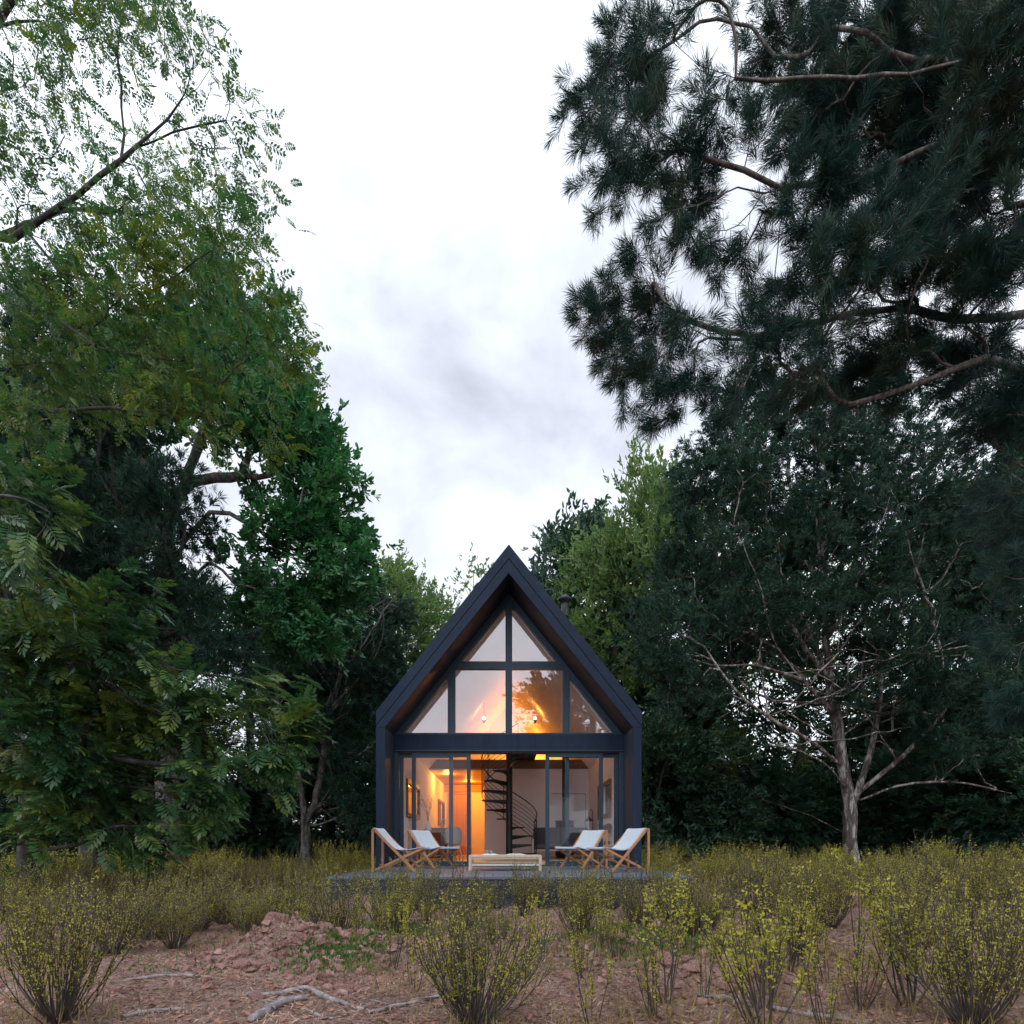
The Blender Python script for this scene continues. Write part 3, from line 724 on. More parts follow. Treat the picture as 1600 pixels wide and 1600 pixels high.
fl = empty('floor_lamp', ((926-VX)*16.0/FPX, 16.0, FZ+0.001), 0, 'slim arched floor lamp with dark red cone shade by the white partition', 'floor lamp')
MB().lathe([(0,0),(0.14,0),(0.14,0.015),(0.02,0.03),(0,0.03)], (0,0,0), 24).build('base', M['black'], fl)
MB().tube([(0,0,0.02),(0,0,1.25)] + [(-0.055+0.055*math.cos(a), 0, 1.25+0.13*math.sin(a)) for a in np.linspace(0.15, math.pi, 14)] + [(-0.11,0,1.15)], 0.009, 8).build('stem', M['copper'], fl)
MB().lathe([(0.02,1.17),(0.04,1.15),(0.13,1.06),(0.132,1.05),(0.12,1.055),(0.035,1.135),(0.0,1.14)], (-0.11,0,0), 24).build('lamp_shade', M['copper'], fl)

def spindle_chair(loc, yaw, label):
    c = empty('spindle_armchair', loc, yaw, label, 'armchair')
    MB().box(-0.27, 0.27, -0.27, 0.27, 0.36, 0.39).build('seat_frame', M['palewood'], c, 0.006)
    MB().box(-0.25, 0.26, -0.25, 0.25, 0.391, 0.47).build('seat_cushion', M['greyfab'], c, 0.03)
    for sx in (-1,1):
        for sy in (-1,1): MB().tube([(sx*0.25,sy*0.25,0),(sx*0.23,sy*0.23,0.36)], [0.014,0.02], 8).build('leg', M['palewood'], c)
    arc = [(-0.27*math.cos(a)-0.0, 0.31*math.sin(a), 0.66) for a in np.linspace(-1.75, 1.75, 22)]
    MB().tube(arc, 0.018, 8).build('arm_rail', M['palewood'], c)
    for k in range(1, 21, 2):
        x, y, z = arc[k]; MB().tube([(x*0.93, y*0.86, 0.39), (x, y, 0.655)], 0.008, 6).build('spindle', M['palewood'], c)
    vs = []
    for z in (0.655, 0.90):
        for k in range(9):
            a = -0.75+1.5*k/8; e = 0.0 if z < 0.7 else -0.05
            vs.append((-0.28*math.cos(a)+e, 0.31*math.sin(a), z - (0.06*abs(k-4)/4 if z > 0.7 else 0)))
    nn = 18; vs += [(x-0.03, y, z) for x, y, z in vs]
    fs = [(k, k+1, k+10, k+9) for k in range(8)]; fs += [tuple(v+nn for v in q[::-1]) for q in fs]
    e = list(range(9)) + list(range(17, 8, -1)); fs += [(e[i], e[i-1], e[i-1]+nn, e[i]+nn) for i in range(18)]
    m_ = MB(); m_.add(vs, fs, True); m_.build('backrest', M['greyfab'], c)
    return c
spindle_chair((2.08, 13.55, FZ+0.001), R(200), 'spindle armchair with dark padded back just inside the right glass door')
# ---------------------------------------------------------------- trees: skeletons
def smooth_path(pts, seg):
    P = [np.array(p, float) for p in pts]
    if len(P) == 2: P = [P[0], (P[0]+P[1])/2, P[1]]
    Q = [2*P[0]-P[1]] + P + [2*P[-1]-P[-2]]
    out = [P[0]]
    for i in range(1, len(Q)-2):
        p0,p1,p2,p3 = Q[i-1],Q[i],Q[i+1],Q[i+2]
        n = max(1, int(np.linalg.norm(p2-p1)/seg))
        for k in range(1, n+1):
            u = k/n
            out.append(0.5*((2*p1)+(p2-p0)*u+(2*p0-5*p1+4*p2-p3)*u*u+(3*p1-p0-3*p2+p3)*u**3))
    return out

class Skeleton:
    def __init__(self, rng): self.p = []; self.par = []; self.plen = []; self.rng = rng; self.tips = []; self.heavy = {}
    def node(self, p, par):
        self.p.append(np.asarray(p, float)); self.par.append(par)
        self.plen.append(0 if par < 0 else self.plen[par]+float(np.linalg.norm(self.p[-1]-self.p[par])))
        return len(self.p)-1
    def limb(self, pts, seg=0.4, attach=True, wob=0.0, weight=0):
        path = smooth_path(pts, seg); par = -1
        if self.p and attach:
            A = np.array(self.p); par = int(np.argmin(np.linalg.norm(A-path[0], axis=1)))
        for i, q in enumerate(path):
            if wob and 0 < i: q = q + self.rng.normal(0, wob, 3)
            if par >= 0 and i == 0 and np.linalg.norm(self.p[par]-q) < 0.05: continue
            par = self.node(q, par)
        if weight: self.heavy[par] = weight
        else: self.tips.append(par)
    def reach(self, targets, alpha=0.30, seg=0.35, wob=0.05, bow=0.3, lift=0.0):
        T = np.asarray(targets, float); A = np.array(self.p)
        d0 = np.array([np.min(np.linalg.norm(A-t, axis=1)) for t in T])
        buf = np.zeros((len(A)+len(T)*60+1000, 3)); pl = np.zeros(len(buf))
        n0 = len(A); buf[:n0] = A; pl[:n0] = self.plen
        for ti in np.argsort(d0):
            t = T[ti]; n = len(self.p)
            d = np.linalg.norm(buf[:n]-t, axis=1)
            i = int(np.argmin(d + alpha*pl[:n])); L = d[i]
            if L < 0.05: self.tips.append(i); continue
            p0 = self.p[i]; pp = self.par[i]
            dr = (p0-self.p[pp]) if pp >= 0 else np.array((0,0,1.0))
            dr = dr/(np.linalg.norm(dr)+1e-9)
            c = p0 + dr*L*bow + (t-p0)*0.25 + np.array((0,0,lift*L))
            k = max(2, int(L/seg)+1); par = i
            for s in range(1, k+1):
                u = s/k
                q = (1-u)**2*p0 + 2*u*(1-u)*c + u*u*t
                if s < k: q = q + self.rng.normal(0, wob*min(1, L), 3)
                par = self.node(q, par); buf[par] = q; pl[par] = self.plen[par]
            self.tips.append(par)
    def radii(self, r_base, r_tip=0.007):
        n = len(self.p); cnt = np.zeros(n); par = self.par
        ch = np.zeros(n, int)
        for i in range(n):
            if par[i] >= 0: ch[par[i]] += 1
        for i in range(n-1, -1, -1):
            if ch[i] == 0: cnt[i] = self.heavy.get(i, 1)
            if par[i] >= 0: cnt[par[i]] += cnt[i]
        e = math.log(max(cnt[0], 2))/math.log(r_base/r_tip)
        r = r_tip*np.maximum(cnt, 1)**(1/e)
        return r, cnt
    def mesh(self, name, r_base, mat, r_tip=0.007, flare=1.0):
        r, cnt = self.radii(r_base, r_tip); n = len(self.p); P = np.array(self.p)
        kids = [[] for _ in range(n)]
        for i, q in enumerate(self.par):
            if q >= 0: kids[q].append(i)
        V = []; F = []; off = 0; starts = [(0, -1)]
        while starts:
            i, prev = starts.pop()
            chain = [prev, i] if prev >= 0 else [i]
            while kids[i]:
                ks = sorted(kids[i], key=lambda k: -cnt[k])
                for k in ks[1:]: starts.append((k, i))
                i = ks[0]; chain.append(i)
            if len(chain) < 2: continue
            C = P[chain]; rad = r[chain].copy()
            if prev >= 0: rad[0] = min(rad[1]*1.15, rad[0])
            else:
                h = C[:,2]-C[0,2]; rad = rad*(1+flare*0.6*np.exp(-h/0.35))
            rm = rad.max(); ns = 12 if rm > 0.12 else 7 if rm > 0.035 else 4 if rm > 0.012 else 3
            T = np.gradient(C, axis=0); T /= np.linalg.norm(T, axis=1)[:,None]+1e-9
            s = np.cross(T[0], (0.31,0.95,0.05)); s /= np.linalg.norm(s)+1e-9
            ang = np.arange(ns)*2*math.pi/ns; ca = np.cos(ang)[:,None]; sa = np.sin(ang)[:,None]
            for j in range(len(C)):
                s = s - T[j]*s.dot(T[j]); s /= np.linalg.norm(s)+1e-9; u = np.cross(T[j], s)
                lump = 1.0
                if rm > 0.12: lump = 1 + 0.07*self.rng.normal(0, 1, (ns,1))
                V.append(C[j] + (ca*s + sa*u)*rad[j]*lump)
            k = np.arange(ns); k2 = (k+1) % ns
            for j in range(len(C)-1):
                F.append(np.stack([off+j*ns+k, off+j*ns+k2, off+(j+1)*ns+k2, off+(j+1)*ns+k], 1))
            off += ns*len(C)
        return np_mesh(name, np.concatenate(V), np.concatenate(F), (mat,), smooth=True)
    def tip_dirs(self):
        out = []
        for i in self.tips:
            q = self.par[i]; q = self.par[q] if q >= 0 and self.par[q] >= 0 else q
            d = self.p[i]-self.p[q] if q >= 0 else np.array((0,0,1.0))
            out.append(d/(np.linalg.norm(d)+1e-9))
        return np.array([self.p[i] for i in self.tips]), np.array(out)

# ---------------------------------------------------------------- foliage templates (quads)
def leaf_quad(base, d, side, L, W, tipw=0.0, bend=0.0, shape=0.5):
    d = np.asarray(d, float); side = np.asarray(side, float); base = np.asarray(base, float)
    nrm = np.cross(d, side)
    return [base, base+d*L*shape+side*W/2+nrm*bend, base+d*L, base+d*L*shape-side*W/2+nrm*bend]
def pinnate(rng, n=8, L=0.30, ll=0.065, lw=0.024, droop=0.35, shape=0.55):
    V = []
    def pt(u): return np.array((L*u, 0, -droop*L*u*u))
    for k in range(n):
        u = 0.16+0.80*k/(n-1); b = pt(u); sc = 0.75+0.45*math.sin(math.pi*min(1, u*0.95))
        for s in (-1, 1):
            a = R(62-18*u+rng.uniform(-8, 8)); d = np.array((math.cos(a), s*math.sin(a), -0.22-0.25*u*droop+rng.uniform(-.12,.12))); d /= np.linalg.norm(d)
            sd = np.cross(d, (0,0,1.0)); sd /= np.linalg.norm(sd)
            V += leaf_quad(b, d, sd, ll*sc, lw*sc, shape=shape)
    d = np.array((1.0,0,-0.6)); d /= np.linalg.norm(d); V += leaf_quad(pt(0.98), d, (0,1,0), ll, lw)
    V += [pt(0)+(0,0.003,0), pt(0.5)+(0,0.003,0), pt(0.5)-(0,0.003,0), pt(0)-(0,0.003,0)]
    V += [pt(0.5)+(0,0.003,0), pt(1)+(0,0.001,0), pt(1)-(0,0.001,0), pt(0.5)-(0,0.003,0)]
    return np.array(V).reshape(-1, 4, 3)
def broad(rng, n=9, L=0.15, W=0.07, spread=0.22):
    V = []
    for k in range(n):
        a = 2*math.pi*k/n*1.7+rng.uniform(-.4,.4); el = rng.uniform(-0.45, 0.75)
        d = np.array((math.cos(el)*abs(math.cos(a))*0.9+0.25, math.cos(el)*math.sin(a), math.sin(el)-0.15)); d /= np.linalg.norm(d)
        b = np.array((rng.uniform(-spread*.7, spread), rng.uniform(-.05,.05), rng.uniform(-.04,.04)))
        sd = np.cross(d, (rng.uniform(-.4,.4),rng.uniform(-.4,.4),1.0)); sd /= np.linalg.norm(sd)
        l = L*rng.uniform(0.75,1.2); w = W*rng.uniform(0.8,1.2)*0.5; nr = np.cross(d, sd)*l*0.10
        m0 = b; m1 = b+d*l*0.5-nr*0.2; m2 = b+d*l-nr*1.2
        V += [m0, b+d*l*0.22+sd*w*0.8+nr*0.5, b+d*l*0.62+sd*w*0.85+nr*0.3, m2]
        V += [m0, m2, b+d*l*0.62-sd*w*0.85+nr*0.3, b+d*l*0.22-sd*w*0.8+nr*0.5]
    return np.array(V).reshape(-1, 4, 3)
def tuft(rng, n=80, L=0.22, w=0.0045, stem=0.24, open_=(18, 75)):
    V = []
    for k in range(n):
        u = rng.uniform(0, 1); b = np.array((stem*u, 0, 0))
        a = rng.uniform(0, 2*math.pi); th = R(rng.uniform(*open_))*(1.0-0.35*u)
        d = np.array((math.cos(th), math.sin(th)*math.cos(a), math.sin(th)*math.sin(a)))
        l = L*rng.uniform(0.7, 1.1)
        sd = np.cross(d, rng.normal(0,1,3)); sd /= np.linalg.norm(sd)
        g = np.array((0,0,-0.05*l))
        V += [b-sd*w*0.5, b+d*l*0.55+sd*w*0.5, b+d*l+g, b+d*l*0.55-sd*w*0.5]
    return np.array(V).reshape(-1, 4, 3)

def scatter(templates, pos, dirs, rng, scale=(0.8,1.2), up=(0,0,1), roll=0.5, tilt=0.25, name='crown', mat=None, tint_amp=0.5):
    pos = np.asarray(pos); dirs = np.asarray(dirs) + rng.normal(0, tilt, pos.shape)
    dirs /= np.linalg.norm(dirs, axis=1)[:,None]+1e-9
    U = np.tile(np.asarray(up, float), (len(pos),1)) + rng.normal(0, roll, pos.shape)
    S = np.cross(U, dirs); S /= np.linalg.norm(S, axis=1)[:,None]+1e-9
    W = np.cross(dirs, S)
    Rm = np.stack([dirs, S, W], 2)                       # columns
    sc = rng.uniform(*scale, len(pos))
    pick = rng.randint(0, len(templates), len(pos)); out = []; tn = []
    for k, T in enumerate(templates):
        i = np.where(pick == k)[0]
        if not len(i): continue
        q = T.reshape(-1, 3)
        v = np.einsum('nij,vj->nvi', Rm[i]*sc[i][:,None,None], q) + pos[i][:,None,:]
        out.append(v.reshape(-1, 3))
        tb = rng.uniform(0, 1, (len(i),1)); tn.append(np.clip(tb*(1-tint_amp)+rng.uniform(0,1,(len(i), len(T)))*tint_amp, 0, 1).ravel())
    v = np.concatenate(out); f = np.arange(len(v)).reshape(-1, 4)
    return np_mesh(name, v, f, (mat,), tint=np.concatenate(tn))

def in_blobs(blobs, dens, rng, shell=0.5):
    """points in a list of (centre, radius) clumps, thicker towards their outside"""
    out = []
    for c, r in blobs:
        n = max(1, rng.poisson(dens*(r**2)))
        d = rng.normal(0, 1, (n,3)); d /= np.linalg.norm(d, axis=1)[:,None]
        rr_ = r*rng.uniform(0.15, 1, (n,1))**shell
        d[:,2] *= 0.85
        out.append(np.asarray(c)+d*rr_)
    return np.concatenate(out)
def px_blobs(lst, d0, d1, rng):
    """clumps given where the photograph shows them, spread through the depth of the crown"""
    out = []
    for q in lst:
        px, py, r = q[:3]; d = q[3] if len(q) > 3 else rng.uniform(d0, d1)
        out.append((np.array(at(px, py, d)), r*d/FPX))
    return out
def spray(pos, dirs, n, spread, rng, out=None):
    """n foliage positions round every twig end"""
    p = np.repeat(pos, n, 0) + rng.normal(0, spread, (len(pos)*n, 3))
    d = np.repeat(dirs, n, 0)
    if out is not None:
        c = np.asarray(out); o_ = p-c; o_ /= np.linalg.norm(o_, axis=1)[:,None]+1e-9; d = d*0.5+o_*0.8
    return p, d

def make_tree(name, base, label, cat, group, sk, r_base, barkm, crown_mesh, r_tip=0.007, flare=1.0):
    """trunk with limbs and crown under one Empty at the foot of the tree"""
    e = empty(name, base, 0, label, cat, group)
    inv = Matrix.Translation(-Vector(base))
    tk = link_mesh('trunk', sk.mesh('trunk', r_base, barkm, r_tip, flare), e); tk.matrix_parent_inverse = inv
    cr = link_mesh('crown', crown_mesh, e); cr.matrix_parent_inverse = inv
    return e

L_ = {}
L_['olive'] = leafy('olive pinnate leaves', (0.022,0.070,0.024), (0.052,0.120,0.034), (0.21,0.23,0.034), 0.38, 0.38, 0.30)
L_['walnut'] = leafy('dark pinnate leaves', (0.016,0.056,0.026), (0.040,0.100,0.034), (0.19,0.22,0.034), 0.34, 0.28, 0.36)
L_['magnolia'] = leafy('glossy green leaves', (0.018,0.086,0.034), (0.040,0.155,0.054), (0.11,0.27,0.075), 0.33, 0.22, 0.5)
L_['needle'] = leafy('dark pine needles', (0.010,0.036,0.029), (0.018,0.058,0.046), (0.078,0.088,0.048), 0.5, 0.12, 0.2)
L_['needlefar'] = leafy('blue green pine needles', (0.013,0.036,0.027), (0.025,0.062,0.045), (0.055,0.092,0.054), 0.6, 0.10, 0.12)
L_['pale'] = leafy('pale green leaves', (0.060,0.120,0.040), (0.110,0.185,0.060), (0.21,0.26,0.075), 0.45, 0.35, 0.4)
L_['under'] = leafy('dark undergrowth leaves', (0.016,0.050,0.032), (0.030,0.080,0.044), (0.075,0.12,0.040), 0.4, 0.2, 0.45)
M['bark_grey'] = bark('grey bark', (0.055,0.045,0.042), (0.13,0.115,0.11), (0.24,0.22,0.21))
M['bark_dark'] = bark('dark bark', (0.012,0.010,0.010), (0.026,0.023,0.022), (0.055,0.050,0.048))
M['bark_pine'] = bark('peeling pale pine bark', (0.045,0.034,0.029), (0.115,0.098,0.088), (0.42,0.40,0.385), 3.0)
M['bark_twig'] = bark('brown pine bough bark', (0.045,0.036,0.031), (0.10,0.088,0.080), (0.19,0.175,0.165), 8.0)

rs = np.random.RandomState
def A(*l): return [tuple(at(*q)) for q in l]

# ---- tall pine overhanging from the right, out of frame trunk
rng = rs(21); sk = Skeleton(rng)
base = (9.6, 8.2, gz(9.6, 8.2))
sk.limb([base, (9.5,8.2,4), (9.55,8.2,9), (9.5,8.1,14), (9.5,8.2,19.5)], 0.5)
for pts in ([(9.5,8.2,6.5)]+A((1700,480,7.9),(1600,492,7.6),(1500,497,7.5),(1400,482,7.4),(1330,492,7.2),(1250,508,7.2),(1180,525,7.1),(1110,515,7.0),(1055,495,7.0)),
            [(9.5,8.2,7.6)]+A((1680,290,7.6),(1600,332,7.3),(1530,375,7.2),(1480,420,7.2),(1410,478,7.3),(1330,515,7.1),(1240,520,7.0)),
            [(9.5,8.2,8.6)]+A((1640,150,7.2),(1560,190,7.0),(1470,225,7.0),(1390,260,7.0),(1300,283,7.0),(1220,292,6.9),(1160,268,6.9),(1110,250,6.8),(1030,205,6.8),(960,175,6.7)),
            A((1240,292,6.95),(1190,300,6.9),(1150,297,6.9),(1090,322,6.8),(1040,330,6.8)),
            [(9.5,8.2,10.4)]+A((1620,60,6.8),(1500,100,6.6),(1380,118,6.6),(1250,124,6.6),(1150,120,6.6),(1090,100,6.6),(1040,60,6.6),(1010,30,6.6)),
            A((1470,225,7.0),(1440,150,6.0),(1405,90,5.6),(1380,30,5.4)),
            A((1155,118,6.6),(1150,60,6.6),(1138,10,6.6)),
            [(9.5,8.2,5.6)]+A((1700,560,7.7),(1620,590,7.4),(1540,560,7.3),(1440,600,7.3),(1330,630,7.4)),
            [(9.5,8.2,4.6)]+A((1690,760,7.8),(1620,770,7.4),(1580,740,7.2)),
            [(9.5,8.2,3.2)]+A((1690,980,7.8),(1630,1000,7.4),(1585,1010,7.2)),
            [(9.5,8.2,12.4),(7.5,7.4,13.5),(5.2,6.8,14.2),(3.2,6.6,14.3)],
            [(9.5,8.2,14.4),(7.8,6.4,15.6),(6.2,5.0,16.2)], [(9.5,8.2,13.4),(11,9.4,14.6),(12.5,10.8,15.2)], [(9.5,8.2,9.4),(11.4,8.9,9.9),(13.2,9.6,10.2)], [(9.5,8.2,7.0),(10.4,10.2,7.3),(11,12,7.6)]):
    sk.limb(pts, 0.3, True, 0.012)
P1 = [(960,85,42),(925,150,36),(960,205,46),(1010,125,46),(1035,205,50),(940,290,30),(1000,268,50),(1062,300,42),(1075,228,46),(1118,165,48),(1025,38,46),(1080,18,36),(1205,60,56),(1232,112,46),(1188,196,40),(1265,196,56),(1310,120,66),(1388,62,80),(1480,100,90),(1560,90,100),(1350,200,76),(1450,230,86),(1555,240,90),(1300,262,44),(1240,310,36),(1212,340,34),(1092,322,34),(1118,388,38),(1160,388,26),(1068,352,36),
      (945,452,34),(938,492,32),(1000,420,40),(1008,470,46),(968,540,40),(1000,580,42),(1040,532,42),(1070,592,42),(1042,628,32),(1080,500,26),(1200,438,30),(1222,488,36),(1184,556,54),(1262,524,52),(1262,430,40),(1302,350,54),(1335,432,66),(1400,352,84),(1500,330,90),(1425,446,62),(1550,430,76),(1335,572,66),(1432,560,70),(1532,560,72),(1590,620,70),(1250,600,56),(1150,610,40),(1300,30,50),(1440,10,60),(1540,10,60),(1590,190,60),(1590,380,60),(1360,130,50)]
P1b = [(1590,700,46),(1566,775,34),(1600,880,52),(1578,985,34),(1604,1090,46),(1545,680,30),(1620,800,50),(1625,980,56)]
bl = px_blobs(P1, 6.3, 7.9, rng) + px_blobs(P1b, 7.4, 8.6, rng)
bl += [(np.array(c), r) for c, r in (((8.5,8,15),1.4),((9.5,8.2,17),1.5),((9.5,8.4,19.3),1.2),((7,7,14),1.3),((5,6.8,14.4),1.2),((3.4,6.6,14.4),.9),((11,9.5,14.6),1.4),((12.6,10.8,15.2),1.2),((11.2,8.9,10),1.2),((13,9.6,10.3),1.2),((10.8,11.6,7.6),1.2),((6.4,5.2,16),1.2),((10.8,7.4,12),1.2))]
nb = len(P1); core = [q for q in bl[:nb] if q[0][0] > at(1280,0,q[0][1]).x]
tg = np.concatenate([in_blobs(bl, 88, rng, 0.75), in_blobs(core, 30, rng, 0.7)])
sk.reach(tg, 0.22, 0.22, 0.02, 0.35, 0.02)
pos, dr = sk.tip_dirs()
dr = dr + np.array((-0.10, -0.05, 0.16))
tf = [tuft(rng, n_, l_, 0.0062, s_, o_) for n_, l_, s_, o_ in ((120,0.195,0.16,(12,88)),(130,0.185,0.20,(15,80)),(105,0.205,0.15,(20,95)),(80,0.18,0.24,(15,70)),(115,0.20,0.18,(12,85)),(60,0.19,0.22,(20,85)))]
p2, d2 = spray(pos, dr, 3, 0.085, rng)
big_pine = make_tree('pine_tree', base, 'tall pine with long dark needle tufts overhanging the upper right of the sky', 'tree', None, sk, 0.21, M['bark_twig'],
    scatter(tf, p2, d2, rng, (0.75,1.15), tilt=0.35, mat=L_['needle'], tint_amp=0.35), 0.0042)

# ---- pinnate leaved tree overhanging from the left
rng = rs(22); sk = Skeleton(rng)
base = (-10.3, 12.2, gz(-10.3, 12.2))
sk.limb([base, (-10.3,12.1,3), (-10.5,11.8,6), (-10.9,11.5,9), (-11.2,11.2,12), (-11.4,11,16)], 0.5)
for pts in ([(-10.8,11.6,8.0)]+A((-40,420,9.6),(40,365,9.2),(120,305,9.0),(190,252,8.9),(260,185,8.9),(330,110,9.0)),
            A((190,252,8.9),(192,170,8.9),(185,90,8.9),(190,20,8.9)), A((215,230,8.9),(270,205,8.8),(350,190,8.8),(410,200,8.8)),
            A((45,365,9.2),(90,420,8.9),(160,450,8.6),(230,490,8.4),(300,530,8.3),(380,590,8.2)),
            A((190,462,8.6),(250,445,8.5),(310,405,8.5),(355,380,8.5)),
            [(-10.7,11.7,7.0)]+A((-30,470,9.0),(60,480,8.6),(150,540,8.3),(240,560,8.2),(330,570,8.2),(420,545,8.2),(465,550,8.2)),
            [(-11.1,11.2,11.0)]+A((-60,60,9.6),(0,42,9.4),(60,32,9.2),(150,20,9.0),(240,10,9.0)),
            [(-10.5,11.8,5.8)]+A((-40,640,9.4),(80,640,9.0),(200,640,8.7),(300,660,8.6),(340,690,8.6)),
            [(-11.2,11.1,13),(-9,10,15.4),(-6.6,9.6,16.8),(-5,9.2,18)], [(-11.3,11.1,13.5),(-11.6,9.8,15),(-12.4,9,16)], [(-11.2,11.2,12.5),(-9.6,12.6,15),(-8.4,14.2,16.5)],
            [(-9.9,11.7,6.2),(-12,12,8.5),(-14,12.4,10)]):
    sk.limb(pts, 0.3, True, 0.015)
P2 = [(40,30,60),(120,20,60),(200,30,50),(270,20,36),(240,60,46),(150,75,44),(330,45,26),(350,75,22),(60,90,46),(20,150,60),(90,150,54),(270,95,30),(330,180,36),(390,148,30),(422,186,26),(382,230,34),(310,245,42),(345,285,44),(402,292,36),(275,290,44),(382,342,36),(330,370,46),(402,400,36),(250,350,56),(30,250,66),(70,330,76),(150,385,76),(235,420,70),(320,452,44),(402,470,30),(100,470,76),(200,520,76),(300,540,46),(380,545,26),(432,560,20),(470,548,26),(442,622,20),(330,622,36),(250,622,60),(150,600,60),(60,560,80),(300,680,26),(438,700,16),(352,690,22),(20,450,70),(40,640,60),(180,300,40),(300,130,26),(215,150,24),(150,220,26),(410,240,24),(430,330,18),(440,480,18),(480,570,16)]
P2 = [(x-(14 if x > 300 else 0), y, r*0.86) for x, y, r in P2]
bl = px_blobs(P2, 8.0, 9.6, rng)
bl += [(np.array(c), r) for c, r in (((-5.2,9.2,17.6),1.3),((-6.8,9.6,16.4),1.3),((-8.2,10.2,17),1.5),((-12.2,9,16),1.4),((-10.4,9.5,15),1.3),((-8.4,14,16.4),1.5),((-13.8,12.4,10),1.5),((-12,12,8.5),1.3))]
tg = in_blobs(bl, 60, rng, 0.55)
sk.reach(tg, 0.20, 0.25, 0.04, 0.3, 0.0)
pos, dr = sk.tip_dirs()
lf = [pinnate(rng, q, 0.15+0.014*q, 0.078-0.002*q, 0.036-0.001*q, 0.28+0.06*(q%3)) for q in (3,4,5,6,7,5)]
hi = pos[:,2] > at(0, 330, 9).z
pa, da = spray(pos[hi], dr[hi], 5, 0.15, rng); pb, db = spray(pos[~hi], dr[~hi], 14, 0.18, rng)
p2 = np.concatenate([pa, pb]); d2 = np.concatenate([da, db])*0.7 + np.array((0.45,-0.15,-0.30))
left_big = make_tree('pinnate_leaved_tree', base, 'tall airy tree of olive feathered leaves overhanging the upper left of the sky', 'tree', None, sk, 0.14, M['bark_dark'],
    scatter(lf, p2, d2, rng, (0.55,1.15), tilt=0.45, roll=0.6, mat=L_['olive'], tint_amp=0.4), 0.0036)

# ---- its lower neighbour with bigger, glossier leaflets
rng = rs(23); sk = Skeleton(rng)
base = (-8.35, 9.9, gz(-8.35, 9.9))
sk.limb([base, (-8.3,9.8,2), (-8.4,9.7,4.5), (-8.5,9.6,7.2)], 0.4)
for pts in ([(-8.35,9.8,2.6)]+A((100,1040,8.6),(180,1080,8.2),(280,1130,8.0),(340,1160,8.0)), [(-8.3,9.8,2.0)]+A((80,1180,8.6),(180,1185,8.3),(280,1200,8.2),(400,1190,8.2),(440,1180,8.2)),
            [(-8.3,9.8,1.2)]+A((60,1330,8.8),(120,1318,8.4),(190,1290,8.1),(250,1290,8.0)), [(-8.4,9.7,4.4)]+A((60,900,8.4),(130,960,8.1),(200,1010,8.0)),
            [(-8.4,9.7,4.8)]+A((-20,800,7.6),(40,780,7.0),(80,800,6.8)), [(-8.4,9.7,3.2)]+A((100,1010,8.8),(240,1040,8.6),(360,1060,8.6),(440,1075,8.6)), [(-8.3,9.8,1.7)]+A((100,1240,8.8),(220,1230,8.5),(330,1260,8.4))):
    sk.limb(pts, 0.3, True, 0.015)
P3 = [(60,1130,60),(160,1040,50),(200,940,40),(20,1000,50),(300,1230,40),(120,1230,50),(20,730,28),(60,770,36),(40,820,46),(92,812,26),(22,880,40),(60,920,38),(120,950,36),(60,962,50),(100,1000,46),(160,985,44),(222,1010,34),(40,1060,56),(130,1082,54),(222,1100,54),(292,1112,44),(262,1052,34),(302,1160,46),(200,1180,56),(100,1180,56),(30,1200,48),(250,1232,44),(342,1205,36),(402,1082,36),(442,1072,30),(402,1132,36),(452,1120,28),(380,1180,44),(432,1190,34),(332,1268,36),(250,1300,36),(190,1312,28),(90,1272,44),(40,1300,36),(20,1352,22),(150,1240,46),(340,1100,36),(220,1320,16)]
bl = px_blobs(P3[6:13], 6.6, 7.6, rng) + px_blobs(P3[:6]+P3[13:], 7.7, 9.2, rng)
tg = in_blobs(bl, 52, rng, 0.6)
sk.reach(tg, 0.2, 0.25, 0.03, 0.3, 0.0)
pos, dr = sk.tip_dirs()
lf = [pinnate(rng, 6, 0.32, 0.13, 0.050, 0.25, 0.66) for k in range(5)]
p2, d2 = spray(pos, dr, 7, 0.14, rng)
d2 = d2*0.5 + np.array((0.55,-0.25,-0.12))
make_tree('pinnate_leaved_tree', base, 'lower tree with large glossy leaflets in level sprays at the left edge', 'tree', None, sk, 0.15, M['bark_dark'],
    scatter(lf, p2, d2, rng, (0.75,1.15), tilt=0.22, roll=0.30, mat=L_['walnut'], tint_amp=0.4), 0.006)

# ---- glossy broadleaf tree on the left
rng = rs(24); sk = Skeleton(rng)
base = tuple(at(262, 1345, 18.5)); base = (base[0], base[1], gz(base[0], base[1]))
sk.limb([base]+A((262,1250,18.5),(258,1100,18.4),(255,950,18.2),(262,830,18.0),(275,775,18)), 0.5)
for pts in (A((262,830,18.0),(300,720,17.5),(330,640,17.3),(370,560,17)), A((275,775,18),(300,752,17.8),(360,746,17.6),(420,742,17.4),(480,720,17.2)), A((258,900,18.1),(310,815,17.7),(345,800,17.5),(380,812,17.3),(440,850,17),(500,880,17)),
            A((255,950,18.2),(330,880,18),(370,912,17.8),(430,930,17.6)), A((258,850,18),(220,700,17.8),(210,600,17.6),(230,520,17.5)), A((380,745,17.5),(395,690,17.3),(410,640,17.2)), A((440,742,17.3),(445,770,17.2),(470,800,17.1)), A((258,1000,18.2),(350,1000,17.8),(450,980,17.5))):
    sk.limb(pts, 0.4, True, 0.03)
